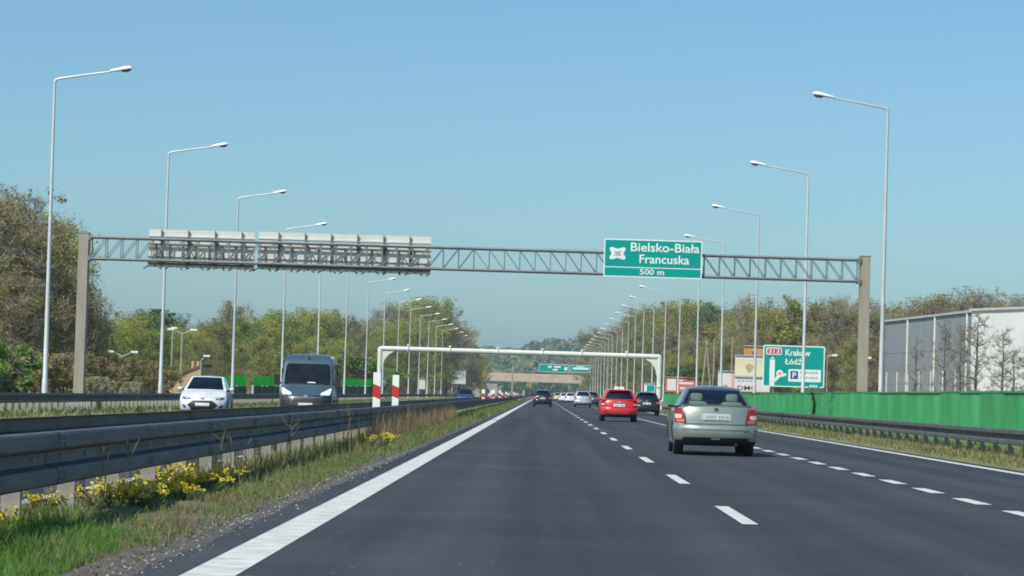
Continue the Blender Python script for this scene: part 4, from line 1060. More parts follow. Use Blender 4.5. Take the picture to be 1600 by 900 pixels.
c = hatch('hatchback_car', 'far beige car right of the black car in our lane', M['beige'], 1.0, 1.05, detail=False); c.put(atx(872, 520), 520)
c = hatch('hatchback_car', 'far dark car below the bridge between beige and white cars', M['darkgrey'], 1.0, 1.1, detail=False); c.put(atx(879, 600), 600)
c = hatch('hatchback_car', 'far pale car under the bridge, smallest of all', M['grey'], 1.0, 1.1, detail=False); c.put(atx(903, 640), 640)

# oncoming white car
def oncoming(name, label, paint, z, ww, mott=False):
    S = scaleS(HATCH, 0.96, z); S['W'] = W_of(ww, z); S['cf'] = 0.45
    c = Car(name, label, 'car', S, paint, 0.27); c.wheels(0.205, inset=0.01); k = 0.96
    c.cabin((0.17 * k, 0.985 * z), (0.50 * k, 1.43 * z), (1.95 * k, 1.475 * z), (3.0 * k, 0.99 * z), ww * .93, ww * .68, M['glass_dark'])
    F = dict(rear=False)
    c.patch('lower_grille', [(0.22 * z, -0.44, 0.44), (0.32 * z, -0.42, 0.42), (0.46 * z, -0.58, 0.58), (0.58 * z, -0.42, 0.42), (0.62 * z, -0.36, 0.36)], M['plastic'], off=0.012, **F)
    c.plate(0.48 * z, False, 0.26, 0.056)
    c.both('headlight', [(0.665 * z, 0.50, 0.70), (0.70 * z, 0.47, 0.78), (0.745 * z, 0.62, 0.79)], M['print_dark'], off=0.014, **F)
    c.both('headlight_lens', [(0.69 * z, 0.55, 0.66), (0.715 * z, 0.55, 0.68)], M['headlens'], off=0.018, **F)
    c.both('fog_recess', [(0.36 * z, 0.66, 0.70), (0.38 * z, 0.60, 0.74), (0.47 * z, 0.70, 0.75)], M['print_dark'], off=0.012, **F)
    c.patch('badge', [(0.665 * z, -0.05, 0.05), (0.695 * z, -0.07, 0.07), (0.72 * z, -0.04, 0.04)], M['chrome'], off=0.014, **F)
    c.patch('bonnet_seam', [(0.735 * z, -0.55, 0.55), (0.742 * z, -0.55, 0.55)], M['print_grey'], off=0.003, **F)
    c.both('tail_light', [(0.70 * z, 0.62, 0.82), (0.90 * z, 0.66, 0.82)], M['redlens'])
    c.mirrors(2.55 * k, 1.03 * z, paint, ww * .95, 0.2, 0.14)
    return c
dw = 107.0; c = oncoming('hatchback_car', 'white mottled hatchback coming towards us in the outer oncoming lane', M['white_wrap'], 1.06, 0.885)
c.put(atx(311, dw), dw + 4.03, math.pi + R(2), -0.12)
dn = 292.0; c = oncoming('hatchback_car', 'dark blue oncoming car in front of the pale grey sign board', M['navy'], 1.08, 0.88)
c.put(atx(727, dn), dn + 4.0, math.pi, -0.12)

# oncoming van
VAN = dict(wr=0.34, wf=4.95, wb=1.0, zb=0.24, cr=0.05, cf=0.34, ct=0.03,
    W=[(0.2, 0.97), (0.4, 1.01), (0.9, 1.025), (1.3, 1.02), (1.9, 0.985), (2.35, 0.93), (2.5, 0.86), (2.6, 0.78)],
    rear=[(0.25, 0.24), (0.06, 0.30), (0.0, 0.42), (0.0, 0.7), (0.02, 1.5), (0.06, 2.3), (0.12, 2.50)],
    top=[(0.3, 2.57), (1.5, 2.60), (3.2, 2.60), (4.1, 2.56)],
    front=[(4.35, 2.49), (4.50, 2.38), (4.62, 2.22), (4.86, 1.85), (5.18, 1.38), (5.30, 1.27), (5.62, 1.12), (5.82, 0.98), (5.93, 0.80), (5.98, 0.60), (5.96, 0.42), (5.88, 0.30), (5.7, 0.24)])
v_ = Car('delivery_van', 'dark slate blue panel van driving towards us on the oncoming lanes', 'van', VAN, M['slate'], 0.34)
F = dict(rear=False)
v_.wheels(0.22, inset=0.02)
v_.patch('windscreen', [(1.39, -0.88, 0.88), (1.75, -0.89, 0.89), (2.10, -0.85, 0.85), (2.20, -0.77, 0.77)], M['glass_solid'], off=0.010, nx=12, **F)
v_.patch('dashboard_paper', [(1.45, -0.36, 0.02), (1.49, -0.28, -0.06)], M['pinkwhite'], off=0.014, **F)
v_.both('wiper', [(1.405, 0.05, 0.75), (1.425, 0.10, 0.70)], M['plastic'], off=0.02, **F)
v_.both('headlight', [(0.98, 0.56, 0.90), (1.06, 0.58, 0.95), (1.18, 0.80, 0.97), (1.25, 0.90, 0.98)], M['headlens'], off=0.016, **F)
v_.patch('bonnet_grille', [(0.915, -0.52, 0.52), (0.985, -0.56, 0.56)], M['plastic'], off=0.010, **F)
v_.patch('chrome_strip', [(0.870, -0.56, 0.56), (0.900, -0.56, 0.56)], M['chrome'], off=0.022, **F)
v_.patch('badge', [(0.905, -0.09, 0.05), (0.945, -0.07, 0.09), (0.985, -0.03, 0.07)], M['chrome'], off=0.028, **F)
v_.patch('bumper', [(0.32, -0.94, 0.94), (0.50, -0.97, 0.97), (0.62, -0.96, 0.96)], M['plastic'], off=0.020, nx=14, **F)
v_.both('bumper_corner', [(0.60, 0.56, 0.97), (0.80, 0.60, 0.98), (0.95, 0.72, 0.985)], M['plastic'], off=0.016, **F)
v_.patch('lower_grille', [(0.68, -0.52, 0.52), (0.84, -0.55, 0.55)], M['plastic'], off=0.014, **F)
v_.plate(0.60, False, 0.27, 0.065)
v_.both('fog_lamp', [(0.42, 0.72, 0.80), (0.49, 0.72, 0.80)], M['clearlens'], off=0.026, **F)
MB().box((0, 4.50, 2.44), (0.06, 0.08, 0.08)).build('marker_lamp', M['plastic'], v_.root)
for sg in (-1, 1):
    MB().box((sg * 1.012, 4.45, 1.70), (0.02, 0.9, 0.62)).build('side_window', M['glass_solid'], v_.root)
    o = MB().box((sg * 1.19, 4.95, 1.55), (0.22, 0.14, 0.42)).build('wing_mirror', M['plastic'], v_.root); MB().bar((sg * 1.0, 4.88, 1.42), (sg * 1.16, 4.92, 1.42), 0.07).build('mirror_arm', M['plastic'], o)
    MB().box((sg * 1.03, 2.6, 0.75), (0.025, 4.2, 0.10)).build('side_moulding', M['plastic'], v_.root)
    MB().box((sg * 1.018, 3.9, 1.35), (0.012, 0.012, 1.9)).build('door_seam', M['plastic'], v_.root)
v_.both('tail_light', [(1.0, 0.9, 1.0), (1.5, 0.9, 0.99)], M['redlens'])
dv = 110.5
v_.put(atx(471.5, dv), dv + 5.98, math.pi + R(1.5), -0.12)
# ================================================================== PLANTS
def raw_mesh(name, V, Fc, mats, mi=None):
    me = bpy.data.meshes.new(name); me.from_pydata(V, [], Fc)
    for m in mats: me.materials.append(m)
    if mi is not None: me.polygons.foreach_set('material_index', mi)
    me.update(); return me
def blades(P, H, Wd, mats, mi, lean=0.35, seed=0):
    r = np.random.default_rng(seed); n = len(P); P = np.asarray(P, float)
    yaw = r.uniform(0, 2 * np.pi, n); dx, dy = np.cos(yaw) * Wd / 2, np.sin(yaw) * Wd / 2
    la = r.uniform(0, 2 * np.pi, n); ll = np.abs(r.normal(0, lean, n)) * H; lx, ly = np.cos(la) * ll, np.sin(la) * ll
    V = np.empty((n, 5, 3))
    V[:, 0] = P + np.stack([-dx, -dy, np.zeros(n)], 1); V[:, 1] = P + np.stack([dx, dy, np.zeros(n)], 1)
    V[:, 2] = P + np.stack([dx * .8 + lx * .35, dy * .8 + ly * .35, H * .55], 1); V[:, 3] = P + np.stack([-dx * .8 + lx * .35, -dy * .8 + ly * .35, H * .55], 1)
    V[:, 4] = P + np.stack([lx, ly, H * .97], 1)
    i = np.arange(n)[:, None] * 5
    Fq = (i + np.array([0, 1, 2, 3])).tolist(); Ft = (i + np.array([3, 2, 4])).tolist()
    return raw_mesh('grass', V.reshape(-1, 3).tolist(), Fq + Ft, mats, np.concatenate([mi, mi]).astype(int).tolist())
def med_z(x): return np.interp(x, [-5, -4.6, -4.2, -3.8, -3.4, -3.05, -2.8, -2.7], [-.1, .03, .08, .10, .10, .08, .05, .035])

def patchy(x, y, s=1.0):
    return 0.5 + 0.5 * np.sin(x * 3.1 * s + 1.3 * np.sin(y * 0.9 * s)) * np.sin(y * 1.7 * s + 2 * np.sin(x * 1.1 * s))
def field(x0, x1, ya, yb, n, hlo, hhi, w, probs, mats, seed, name, label, cat, zf=None, thin=0.0, lean=0.35, edge=None):
    r = np.random.default_rng(seed); x = r.uniform(x0, x1, n); y = r.uniform(ya, yb, n)
    keep = r.uniform(0, 1, n) > thin * (1 - patchy(x, y)); x, y = x[keep], y[keep]
    if edge is not None:
        k = r.uniform(0, 1, len(x)) < edge(x, y); x, y = x[k], y[k]
    n = len(x); z = (med_z(x) if zf is None else zf(x)) - 0.02
    H = r.uniform(hlo, hhi, n) * (0.6 + 0.6 * patchy(x + 5, y, 1.7)); Wd = w * r.uniform(0.7, 1.3, n)
    p = patchy(x + 2, y + 1, 0.8)
    cum = np.cumsum(probs); u_ = np.clip(r.uniform(0, 1, n) * 0.7 + p * 0.3, 0, .9999); mi = np.searchsorted(cum / cum[-1], u_)
    me = blades(np.stack([x, y, z], 1), H, Wd, mats, mi, lean, seed + 100)
    o = link(name, me); tag(o, label, cat, kind='stuff'); return o
GM = [M['g1'], M['g2'], M['g3'], M['g4'], M['g5']]
field(-4.7, -2.72, 12, 20.3, 34000, 0.05, 0.17, 0.007, (.62, .28, .08, 0, .02), GM, 1, 'lush_grass', 'lush bright green grass in the bottom left corner of the median', 'grass', lean=.45,
      edge=lambda x, y: np.clip((20.4 - y + (-3.05 - x) * 1.5) / 1.6, 0, 1))
field(-4.8, -2.56, 19.0, 48, 44000, 0.03, 0.13, 0.008, (.30, .36, .16, .08, .10), GM, 2, 'mixed_grass', 'patchy green and dry grass along the median guardrail posts', 'grass', thin=.75, lean=.6, edge=lambda x, y: np.where(x < -4.05, .12, 1.0))
field(-4.3, -2.52, 15.0, 42, 17000, 0.015, 0.06, 0.016, (.02, .16, .42, .34, .06), GM, 12, 'dry_litter', 'flat brown plant litter between the flowers and the asphalt edge', 'plant litter', thin=.5, lean=1.6)
field(-4.6, -2.8, 30, 52, 7000, 0.10, 0.30, 0.008, (.12, .36, .16, .06, .30), GM, 3, 'tall_weeds', 'tall grey green weeds growing round the guardrail posts', 'weeds', thin=.8, lean=.3, edge=lambda x, y: np.where(x < -4.0, .1, np.clip((-2.85 - x) / .5, 0, 1)))
field(-4.8, -2.50, 48, 120, 36000, 0.05, 0.20, 0.014, (.22, .44, .22, .08, .04), GM, 4, 'low_grass', 'low green grass on the middle stretch of the median', 'grass', thin=.6, lean=.5)
field(-3.55, -3.1, 50, 108, 8500, 0.2, 0.70, 0.011, (.04, .12, .34, .42, .08), GM, 5, 'reddish_weeds', 'reddish brown dead weeds standing against the median guardrail', 'weeds', thin=.85, lean=.22, edge=lambda x, y: np.clip((y - 50) / 14, 0, 1))
field(-4.8, -2.48, 118, 420, 36000, 0.10, 0.30, 0.04, (.30, .46, .18, .05, .01), GM, 6, 'far_grass', 'green grass on the distant end of the median', 'grass', thin=.5, lean=.5)
vz = lambda x: np.interp(x, [8.9, 9.15, 9.6, 10.2, 12], [0, .02, .05, .07, .08])
field(9.05, 12.2, 55, 150, 46000, 0.05, 0.20, 0.022, (.12, .40, .42, .04, .02), GM, 7, 'verge_grass', 'straw green grass under the right guardrail', 'grass', vz, thin=.4, lean=.6, edge=lambda x, y: np.clip((x - 9.0) / .5, 0, 1))
field(9.1, 12.2, 150, 330, 26000, 0.08, 0.25, 0.05, (.14, .42, .40, .03, .01), GM, 8, 'verge_grass', 'straw green grass on the far right verge past the grey sedan', 'grass', vz, thin=.3, lean=.6)
field(10.45, 11.6, 60, 190, 1600, 0.18, 0.40, 0.05, (.30, .40, 0, 0, .30), GM, 9, 'verge_weeds', 'dark green weed tufts at the posts of the right guardrail', 'weeds', vz, thin=1.3, lean=.5)
lz = lambda x: np.interp(x, [-26, -22, -19, -17.5, -16.6], [.1, 0, -.06, -.08, -.13])
field(-24, -16.8, 85, 330, 40000, 0.08, 0.30, 0.06, (.22, .46, .26, .04, .02), GM, 10, 'far_verge_grass', 'grass on the verge beyond the oncoming carriageway', 'grass', lz, thin=.4, lean=.6)
# pebbles along the asphalt edge
r = np.random.default_rng(31); V, Fc, mi = [], [], []
for k in range(1100):
    y = 13 + 45 * r.uniform() ** 1.5; x = r.normal(-2.50, 0.09); sz = abs(r.normal(0.004, 0.005)) + 0.003; a = r.uniform(0, 6.28)
    b = len(V)
    for q in range(4): V.append((x + sz * math.cos(a + q * 1.57) * r.uniform(.6, 1.2), y + sz * math.sin(a + q * 1.57) * r.uniform(.6, 1.2), 0.006))
    V.append((x, y, 0.006 + sz)); z_ = 0.03 if x < -2.55 else 0.012
    for q in range(b, b + 5): V[q] = (V[q][0], V[q][1], V[q][2] + (z_ if x < -2.42 else -0.004))
    Fc += [(b, b + 1, b + 4), (b + 1, b + 2, b + 4), (b + 2, b + 3, b + 4), (b + 3, b, b + 4)]
tag(link('pebbles', raw_mesh('pebbles', V, Fc, [mat('pebble', (0.34, 0.32, 0.29), 0.3, 30, rough=.9)])), 'loose pale pebbles along the left asphalt edge', 'pebbles', kind='stuff')

# yellow flowering plants, one by one
def flower_mesh(seed, nst, h, spread):
    r = np.random.default_rng(seed); st = MB(); fV, fF = [], []; lf = []
    for k in range(nst):
        a = r.uniform(0, 6.28); q = spread * math.sqrt(r.uniform()); hh = h * r.uniform(.55, 1.0)
        bx, by = q * .45 * math.cos(a), q * .45 * math.sin(a); tx, ty = q * math.cos(a), q * math.sin(a)
        st.tube([(bx, by, 0), ((bx + tx) / 2 * .9, (by + ty) / 2 * .9, hh * .55), (tx, ty, hh)], [.005, .004, .003], 3, caps=False)
        for m_ in range(7):
            f = r.uniform(.1, .8); lf.append((bx + (tx - bx) * f, by + (ty - by) * f, hh * f))
        for m_ in range(int(r.integers(6, 12))):     # umbel of small petals
            c = np.array([tx, ty, hh]) + r.normal(0, 1, 3) * np.array([.020, .020, .014]); e = r.normal(0, 1, (2, 3)); e[0] /= np.linalg.norm(e[0]); e[1] -= e[0] * e[0].dot(e[1]); e[1] /= np.linalg.norm(e[1]); s_ = r.uniform(.007, .013)
            b = len(fV); fV += [tuple(c + s_ * (i * e[0] + j * e[1])) for i, j in ((-1, -1), (1, -1), (1, 1), (-1, 1))]; fF.append((b, b + 1, b + 2, b + 3))
    lV, lF, lm = [], [], []
    for c in lf:
        a = r.uniform(0, 6.28); L = r.uniform(.03, .07); w = L * .25; up = r.uniform(-.3, .6); b = len(lV); c = np.array(c)
        d = np.array([math.cos(a), math.sin(a), up]) * L; n_ = np.array([-math.sin(a), math.cos(a), 0]) * w
        lV += [tuple(c), tuple(c + d * .5 + n_), tuple(c + d), tuple(c + d * .5 - n_)]; lF.append((b, b + 1, b + 2, b + 3)); lm.append(int(r.integers(0, 2)))
    return st.mesh('stems', M['g2'], 0, False), raw_mesh('leaves', lV, lF, [M['g2'], M['g5']], lm), raw_mesh('flowers', fV, fF, [M['petal']])
FM = [flower_mesh(50 + k, 17 + 4 * k, 0.21, 0.24 + .04 * k) for k in range(4)]
FP = [(35, 812, -3.55), (72, 800, -4.0), (178, 778, -3.55), (205, 762, -3.5), (228, 790, -3.35), (248, 760, -3.5), (262, 745, -3.9), (278, 792, -3.3), (283, 756, -3.5), (300, 766, -3.45), (318, 752, -3.5), (325, 775, -3.3), (340, 770, -3.35), (358, 764, -3.35), (590, 697, -3.05)]
fl = []
for k, (px, py, X) in enumerate(FP):
    Y = abs(X) * FPX / (VPX - px); z = float(med_z(X)); fl.append((Y, px, X, z, k))
fl.sort()
for i, (Y, px, X, z, k) in enumerate(fl):
    lone = px > 500
    ro = empty('flowering_plant', (X, Y, z - .01), random.uniform(0, 6)); sc = random.uniform(.85, 1.15) * (0.9 if not lone else 1.15); ro.scale = (sc, sc, sc)
    lb = 'lone yellow flowering plant further along the median' if lone else f'yellow flowering plant by the guardrail posts, {ORD[i]} from the viewer'
    tag(ro, lb, 'flowering plant', 'yellow flowering plants on the median'); a, b, c_ = FM[k % 4]
    link('stems', a, ro); link('leaves', b, ro); tag(link('flowers', c_, ro), kind='stuff')
# dry tall stalks in front of the rail
for i, (px, pt, X) in enumerate(((165, 705, -3.45), (205, 690, -3.45), (345, 672, -3.4), (362, 680, -3.4), (385, 685, -3.4), (455, 655, -3.4), (545, 632, -3.35))):
    Y = abs(X) * FPX / (VPX - px); zt = at(px, pt, Y).z; r_ = random.Random(i)
    ro = empty('dry_stalk', (X, Y, .09)); tag(ro, f'bare dry weed stalk in front of the median guardrail, {ORD[i]} along', 'weed stalk', 'dry stalks at the guardrail'); H = zt - .09
    MB().tube([(0, 0, 0), (.02, 0, H * .5), (r_.uniform(-.06, .06), 0, H)], [.005, .004, .002], 4, caps=False).build('stem', M['g3'], ro, sharp=0, recalc=False)
    for q in range(4):
        z0 = H * r_.uniform(.45, .85); a = r_.uniform(-.16, .16)
        MB().tube([(.02, 0, z0), (a * .6, r_.uniform(-.05, .05), z0 + H * .12), (a, 0, z0 + H * .26)], [.003, .003, .002], 4, caps=False).build('side_shoot', M['g3'], ro, sharp=0, recalc=False)

# ------------------------------------------------------------------ trees
def tree_meshes(seed, H, rx, base, mats_leaf, probs, nleaf, lsize, ntw, bark, twm, shape=1.0, nl=22, cone=0.0):
    """returns trunk-with-limbs, twigs, crown. base = share of height where the crown starts"""
    r = np.random.default_rng(seed); tk = MB(); tV, tF = [], []; tips = []
    def rad(h):                                   # crown envelope
        q = (h / H - base) / (1 - base); q = min(max(q, 0), 1)
        e = math.sqrt(max(0.0, 1 - (2 * q - 0.9) ** 2 / 1.22)) if not cone else (1 - q) ** cone * (0.35 + min(1, q * 5) * .65)
        return rx * max(0.12, e)
    pts = [Vector((0, 0, -.3))]; n = 7
    for k in range(1, n + 1): pts.append(Vector((r.normal() * .012 * H * (k / n), r.normal() * .012 * H * (k / n), H * .94 * k / n)))
    r0 = 0.016 * H + .03
    tk.tube(pts, [r0 * (1 - .9 * k / n) for k in range(n + 1)], 7)
    def trunk(h): 
        f = min(max(h / (H * .94) * n, 0), n - .001); i = int(f); return pts[i].lerp(pts[i + 1], f - i)
    def twig(a, b, w):
        d = b - a; L = d.length
        if L < 1e-4: return
        x = d.cross(Vector((r.normal(), r.normal(), r.normal()))); 
        if x.length < 1e-5: return
        x.normalize(); y = d.cross(x).normalized(); bI = len(tV)
        for q in range(3): a_ = 2.094 * q; tV.append(tuple(a + (x * math.cos(a_) + y * math.sin(a_)) * w))
        tV.append(tuple(b)); tF.extend([(bI, bI + 1, bI + 3), (bI + 1, bI + 2, bI + 3), (bI + 2, bI, bI + 3)])
    segs = []
    for k in range(nl):
        h = H * (base * .8 + (.95 - base * .8) * ((k + r.uniform(0, .8)) / nl)); a = k * 2.4 + r.normal() * .4
        R_ = rad(min(H * .97, h + .08 * H)) * r.uniform(.7, 1.1); s0 = trunk(h * .93); up = r.uniform(.35, .9) if not cone else r.uniform(.1, .5)
        e = s0 + Vector((math.cos(a) * R_, math.sin(a) * R_, R_ * up)); e.z = min(e.z, H * r.uniform(.93, 1.0))
        m1 = s0.lerp(e, .4) + Vector((r.normal() * .03 * H, r.normal() * .03 * H, -.01 * H)); q0 = r0 * .38 * (1 - .6 * h / H)
        tk.tube([s0, m1, e], [q0, q0 * .6, q0 * .2], 5, caps=False); segs += [(s0.lerp(m1, .5), m1), (m1, e), (m1.lerp(e, .5), e)]
    sub = []
    for a, b in segs:
        for q in range(3):
            p0 = a.lerp(b, r.uniform(.1, 1)); L = rx * r.uniform(.25, .5); d = Vector((r.normal(), r.normal(), r.normal() * .6 + .45)).normalized(); e = p0 + d * L
            if e.z > H: e.z = H * r.uniform(.95, 1.02)
            twig(p0, e, .010 * H * .22 + .008); sub.append((p0, e))
    for k in range(ntw):
        a, b = sub[int(r.integers(len(sub)))]; p0 = a.lerp(b, r.uniform(.2, 1)); d = Vector((r.normal(), r.normal(), r.normal() * .8 + .55)).normalized(); e = p0 + d * rx * r.uniform(.10, .28)
        twig(p0, e, .013); tips.append((p0, e))
    # leaves gather in clumps round a share of the twigs
    nc = max(1, nleaf // 34); V = np.empty((nleaf, 4, 3)); idx = r.integers(len(tips), size=nc); cen = np.array([tips[i][0].lerp(tips[i][1], .7)[:] for i in idx])
    who = r.integers(nc, size=nleaf); csz = r.uniform(.5, 1.3, nc)
    P = cen[who] + r.normal(0, 1, (nleaf, 3)) * (rx * .085 * csz[who])[:, None]
    P[:, 2] = np.minimum(P[:, 2], H * 1.02)
    e1 = r.normal(size=(nleaf, 3)); e1 /= np.linalg.norm(e1, axis=1)[:, None]; e2 = r.normal(size=(nleaf, 3)); e2 -= e1 * np.sum(e1 * e2, 1)[:, None]; e2 /= np.linalg.norm(e2, axis=1)[:, None]
    s_ = lsize * r.uniform(.6, 1.4, nleaf)[:, None]
    for q, (i, j) in enumerate(((-1, -.55), (.2, -.8), (1, .5), (-.3, .8))): V[:, q] = P + e1 * s_ * i + e2 * s_ * j
    cm = np.searchsorted(np.cumsum(probs) / sum(probs), r.uniform(0, .9999, nc)); mi = cm[who]
    Fc = (np.arange(nleaf)[:, None] * 4 + np.arange(4)).tolist()
    tkm = tk.mesh('trunk', bark, 40, False)
    return tkm, raw_mesh('twigs', tV, tF, [twm]), raw_mesh('crown', V.reshape(-1, 3).tolist(), Fc, mats_leaf, mi.tolist()), H
TREES = {
 'bare':   ('bare brown', [tree_meshes(s, 12, 3.6, .22, [M['bud'], M['olive']], (.8, .2), 1800, .07, 6000, M['bark'], M['twig'], nl=26) for s in (1, 2, 3)]),
 'brown':  ('brown budding', [tree_meshes(s, 12, 3.9, .10, [M['bud'], M['olive'], M['rusty']], (.46, .42, .12), 8500, .08, 5200, M['bark'], M['twig'], nl=26) for s in (4, 5, 6)]),
 'olive':  ('olive green', [tree_meshes(s, 12, 4.1, .10, [M['olive'], M['bud'], M['yelgreen']], (.52, .13, .35), 11000, .085, 3000, M['bark'], M['twig_pale'], nl=24) for s in (7, 8, 9)]),
 'yellow': ('yellow green', [tree_meshes(s, 12, 4.4, .08, [M['yelgreen'], M['olive']], (.66, .34), 13000, .09, 1500, M['bark'], M['twig_pale'], nl=24) for s in (10, 11)]),
 'green':  ('fresh green', [tree_meshes(s, 12, 4.4, .10, [M['green'], M['yelgreen'], M['olive']], (.6, .2, .2), 13000, .09, 1000, M['bark'], M['twig'], nl=24) for s in (12, 13)]),
 'dark':   ('dark green', [tree_meshes(s, 12, 4.2, .10, [M['deepgreen'], M['green']], (.65, .35), 13000, .10, 800, M['bark'], M['twig'], nl=24) for s in (14, 15)]),
 'birch':  ('pale barked birch', [tree_meshes(21, 14, 2.5, .15, [M['olive'], M['yelgreen']], (.6, .4), 6000, .10, 2600, M['bark_birch'], M['twig_pale'], nl=34, cone=.8)]),
 'rusty':  ('rusty brown', [tree_meshes(22, 12, 3.4, .12, [M['rusty'], M['bud']], (.7, .3), 5500, .12, 2600, M['bark'], M['twig'], nl=24)]),
 'shrub':  ('low scrubby', [tree_meshes(s, 4, 2.4, .02, [M['bud'], M['olive'], M['rusty']], (.5, .3, .2), 3800, .09, 1400, M['bark'], M['twig_pale'], nl=20) for s in (23, 24)]),
 'bright': ('bright green', [tree_meshes(25, 4, 2.4, .02, [M['brightleaf'], M['green']], (.75, .25), 4800, .09, 500, M['bark'], M['twig'], nl=18)]),
 'blossom':('white blossoming', [tree_meshes(26, 3, 1.8, .02, [M['blossom'], M['bud'], M['olive']], (.5, .3, .2), 3600, .07, 700, M['bark'], M['twig'], nl=16)]),
 'sapling':('thin bare', [tree_meshes(s, 12, 2.2, .12, [M['bud'], M['olive']], (.6, .4), 260, .06, 2600, M['bark'], M['twig'], nl=n_) for s, n_ in ((27, 24), (28, 17), (29, 30))]),
}
pending = []
tr_r = random.Random(5)
def tree(px, py, Y, kind, zone, wide=1.0, share=False):
    p = at(px, py, Y); H = p.z + 0.2
    pending.append(dict(px=px, x=p.x, y=Y, H=H, kind=kind, zone=zone, wide=wide, share=share))
# left belt close by
for px, py, Y, k, w in ((-42, 300, 176, 'brown', 1.1), (-8, 318, 168, 'brown', 1.0), (30, 296, 180, 'bare', .95), (6, 300, 190, 'bare', .9), (48, 352, 172, 'brown', .95), (72, 338, 188, 'olive', .8), (92, 372, 178, 'olive', .75), (100, 420, 170, 'brown', .8), (128, 428, 182, 'brown', .75), (146, 462, 176, 'brown', .7), (20, 420, 160, 'brown', 1.0), (60, 450, 162, 'brown', .9), (150, 505, 184, 'brown', .8)):
    tree(px, py, Y, k, 'in the dark belt at the left edge', w)
for px, py, Y, k, w in ((-6, 540, 150, 'bright', 1.3), (22, 585, 152, 'bright', 1.0), (60, 560, 156, 'shrub', 1.2), (100, 555, 158, 'shrub', 1.1), (135, 560, 160, 'shrub', 1.2), (160, 575, 163, 'shrub', 1.1)):
    tree(px, py, Y, k, 'under the left tree belt', w)
for px, py, Y, k, w in ((145, 590, 150, 'blossom', 1.0), (165, 596, 152, 'blossom', .9), (205, 598, 170, 'blossom', .8)):
    tree(px, py, Y, k, 'behind the outer left guardrail', w)
for px, py, Y, k, w in ((185, 560, 235, 'shrub', 1.2), (215, 565, 240, 'shrub', 1.3), (242, 572, 238, 'shrub', 1.2), (262, 580, 236, 'shrub', 1.0), (225, 590, 225, 'shrub', 1.0)):
    tree(px, py, Y, k, 'left of the ochre house', w)
for px, py, Y, k, w in ((178, 497, 300, 'yellow', .95), (204, 490, 315, 'yellow', 1.0), (238, 486, 350, 'dark', .85), (232, 515, 300, 'yellow', .9), (266, 492, 345, 'dark', .8), (255, 520, 300, 'green', .9), (280, 505, 330, 'green', .8), (300, 515, 320, 'yellow', .9), (330, 500, 330, 'olive', .9), (318, 530, 300, 'olive', .9), (366, 474, 340, 'brown', .8), (352, 505, 310, 'olive', .9), (385, 500, 320, 'green', .9), (412, 496, 330, 'yellow', .9), (434, 486, 345, 'green', .9), (405, 525, 300, 'olive', 1.0)):
    tree(px, py, Y, k, 'in the left wood between the tall lamps', w)
for px, py, Y, k, w in ((458, 490, 400, 'yellow', 1.0), (485, 484, 410, 'yellow', .95), (512, 486, 415, 'olive', .9), (540, 494, 425, 'brown', .8), (556, 518, 440, 'olive', .7), (552, 560, 390, 'bright', 2.2), (470, 525, 380, 'yellow', .9), (530, 530, 390, 'yellow', .9)):
    tree(px, py, Y, k, 'behind the slate blue van', w)
for px, py, Y, k, w in ((583, 495, 560, 'bare', .9), (602, 478, 575, 'bare', .9), (598, 510, 540, 'yellow', .9), (625, 500, 550, 'yellow', .9), (634, 474, 600, 'olive', .9), (650, 495, 560, 'olive', .9), (658, 468, 610, 'olive', .9), (678, 466, 640, 'olive', .85), (696, 484, 660, 'brown', .85), (676, 505, 590, 'yellow', .8), (700, 510, 620, 'olive', .8), (715, 505, 690, 'bare', .8), (722, 530, 700, 'brown', .8), (738, 542, 780, 'olive', .8), (752, 552, 860, 'olive', .8)):
    tree(px, py, Y, k, 'in the grove behind the left portal post', w)
# right forest
for px, py, Y, k, w in ((930, 545, 900, 'brown', .9), (940, 530, 850, 'olive', .9), (952, 520, 820, 'brown', .9), (966, 506, 780, 'bare', .9), (982, 498, 740, 'brown', .9), (975, 530, 700, 'olive', .9), (1002, 488, 700, 'bare', .9), (1015, 480, 660, 'brown', .9), (1000, 520, 640, 'olive', .9), (1030, 476, 640, 'olive', .9), (1028, 520, 560, 'brown', .9)):
    tree(px, py, Y, k, 'in the wood behind the right portal post', w)
for px, py, Y, k, w in ((1050, 474, 560, 'olive', .9), (1070, 471, 540, 'olive', .9), (1050, 515, 500, 'brown', .9), (1094, 473, 520, 'olive', .9), (1108, 500, 480, 'rusty', .8), (1085, 525, 460, 'brown', .9), (1122, 476, 500, 'dark', .7), (1138, 492, 470, 'yellow', .8), (1150, 505, 440, 'olive', .8), (1075, 575, 400, 'bright', 1.2), (1130, 540, 420, 'brown', .9)):
    tree(px, py, Y, k, 'behind the roadside billboards', w)
for px, py, Y, k, w in ((1172, 464, 430, 'bare', .9), (1192, 470, 420, 'brown', .9), (1206, 486, 400, 'olive', .8), (1238, 446, 385, 'birch', 1.05), (1222, 480, 400, 'olive', .8), (1262, 478, 400, 'brown', .85), (1286, 470, 420, 'brown', .9), (1310, 462, 425, 'bare', .9), (1322, 474, 400, 'brown', .9), (1348, 466, 410, 'bare', .9), (1300, 520, 340, 'brown', .9), (1330, 530, 330, 'olive', .8), (1362, 480, 400, 'brown', .9), (1365, 535, 350, 'brown', .8), (1180, 520, 380, 'brown', .9), (1270, 525, 350, 'olive', .8)):
    tree(px, py, Y, k, 'behind the direction sign', w)
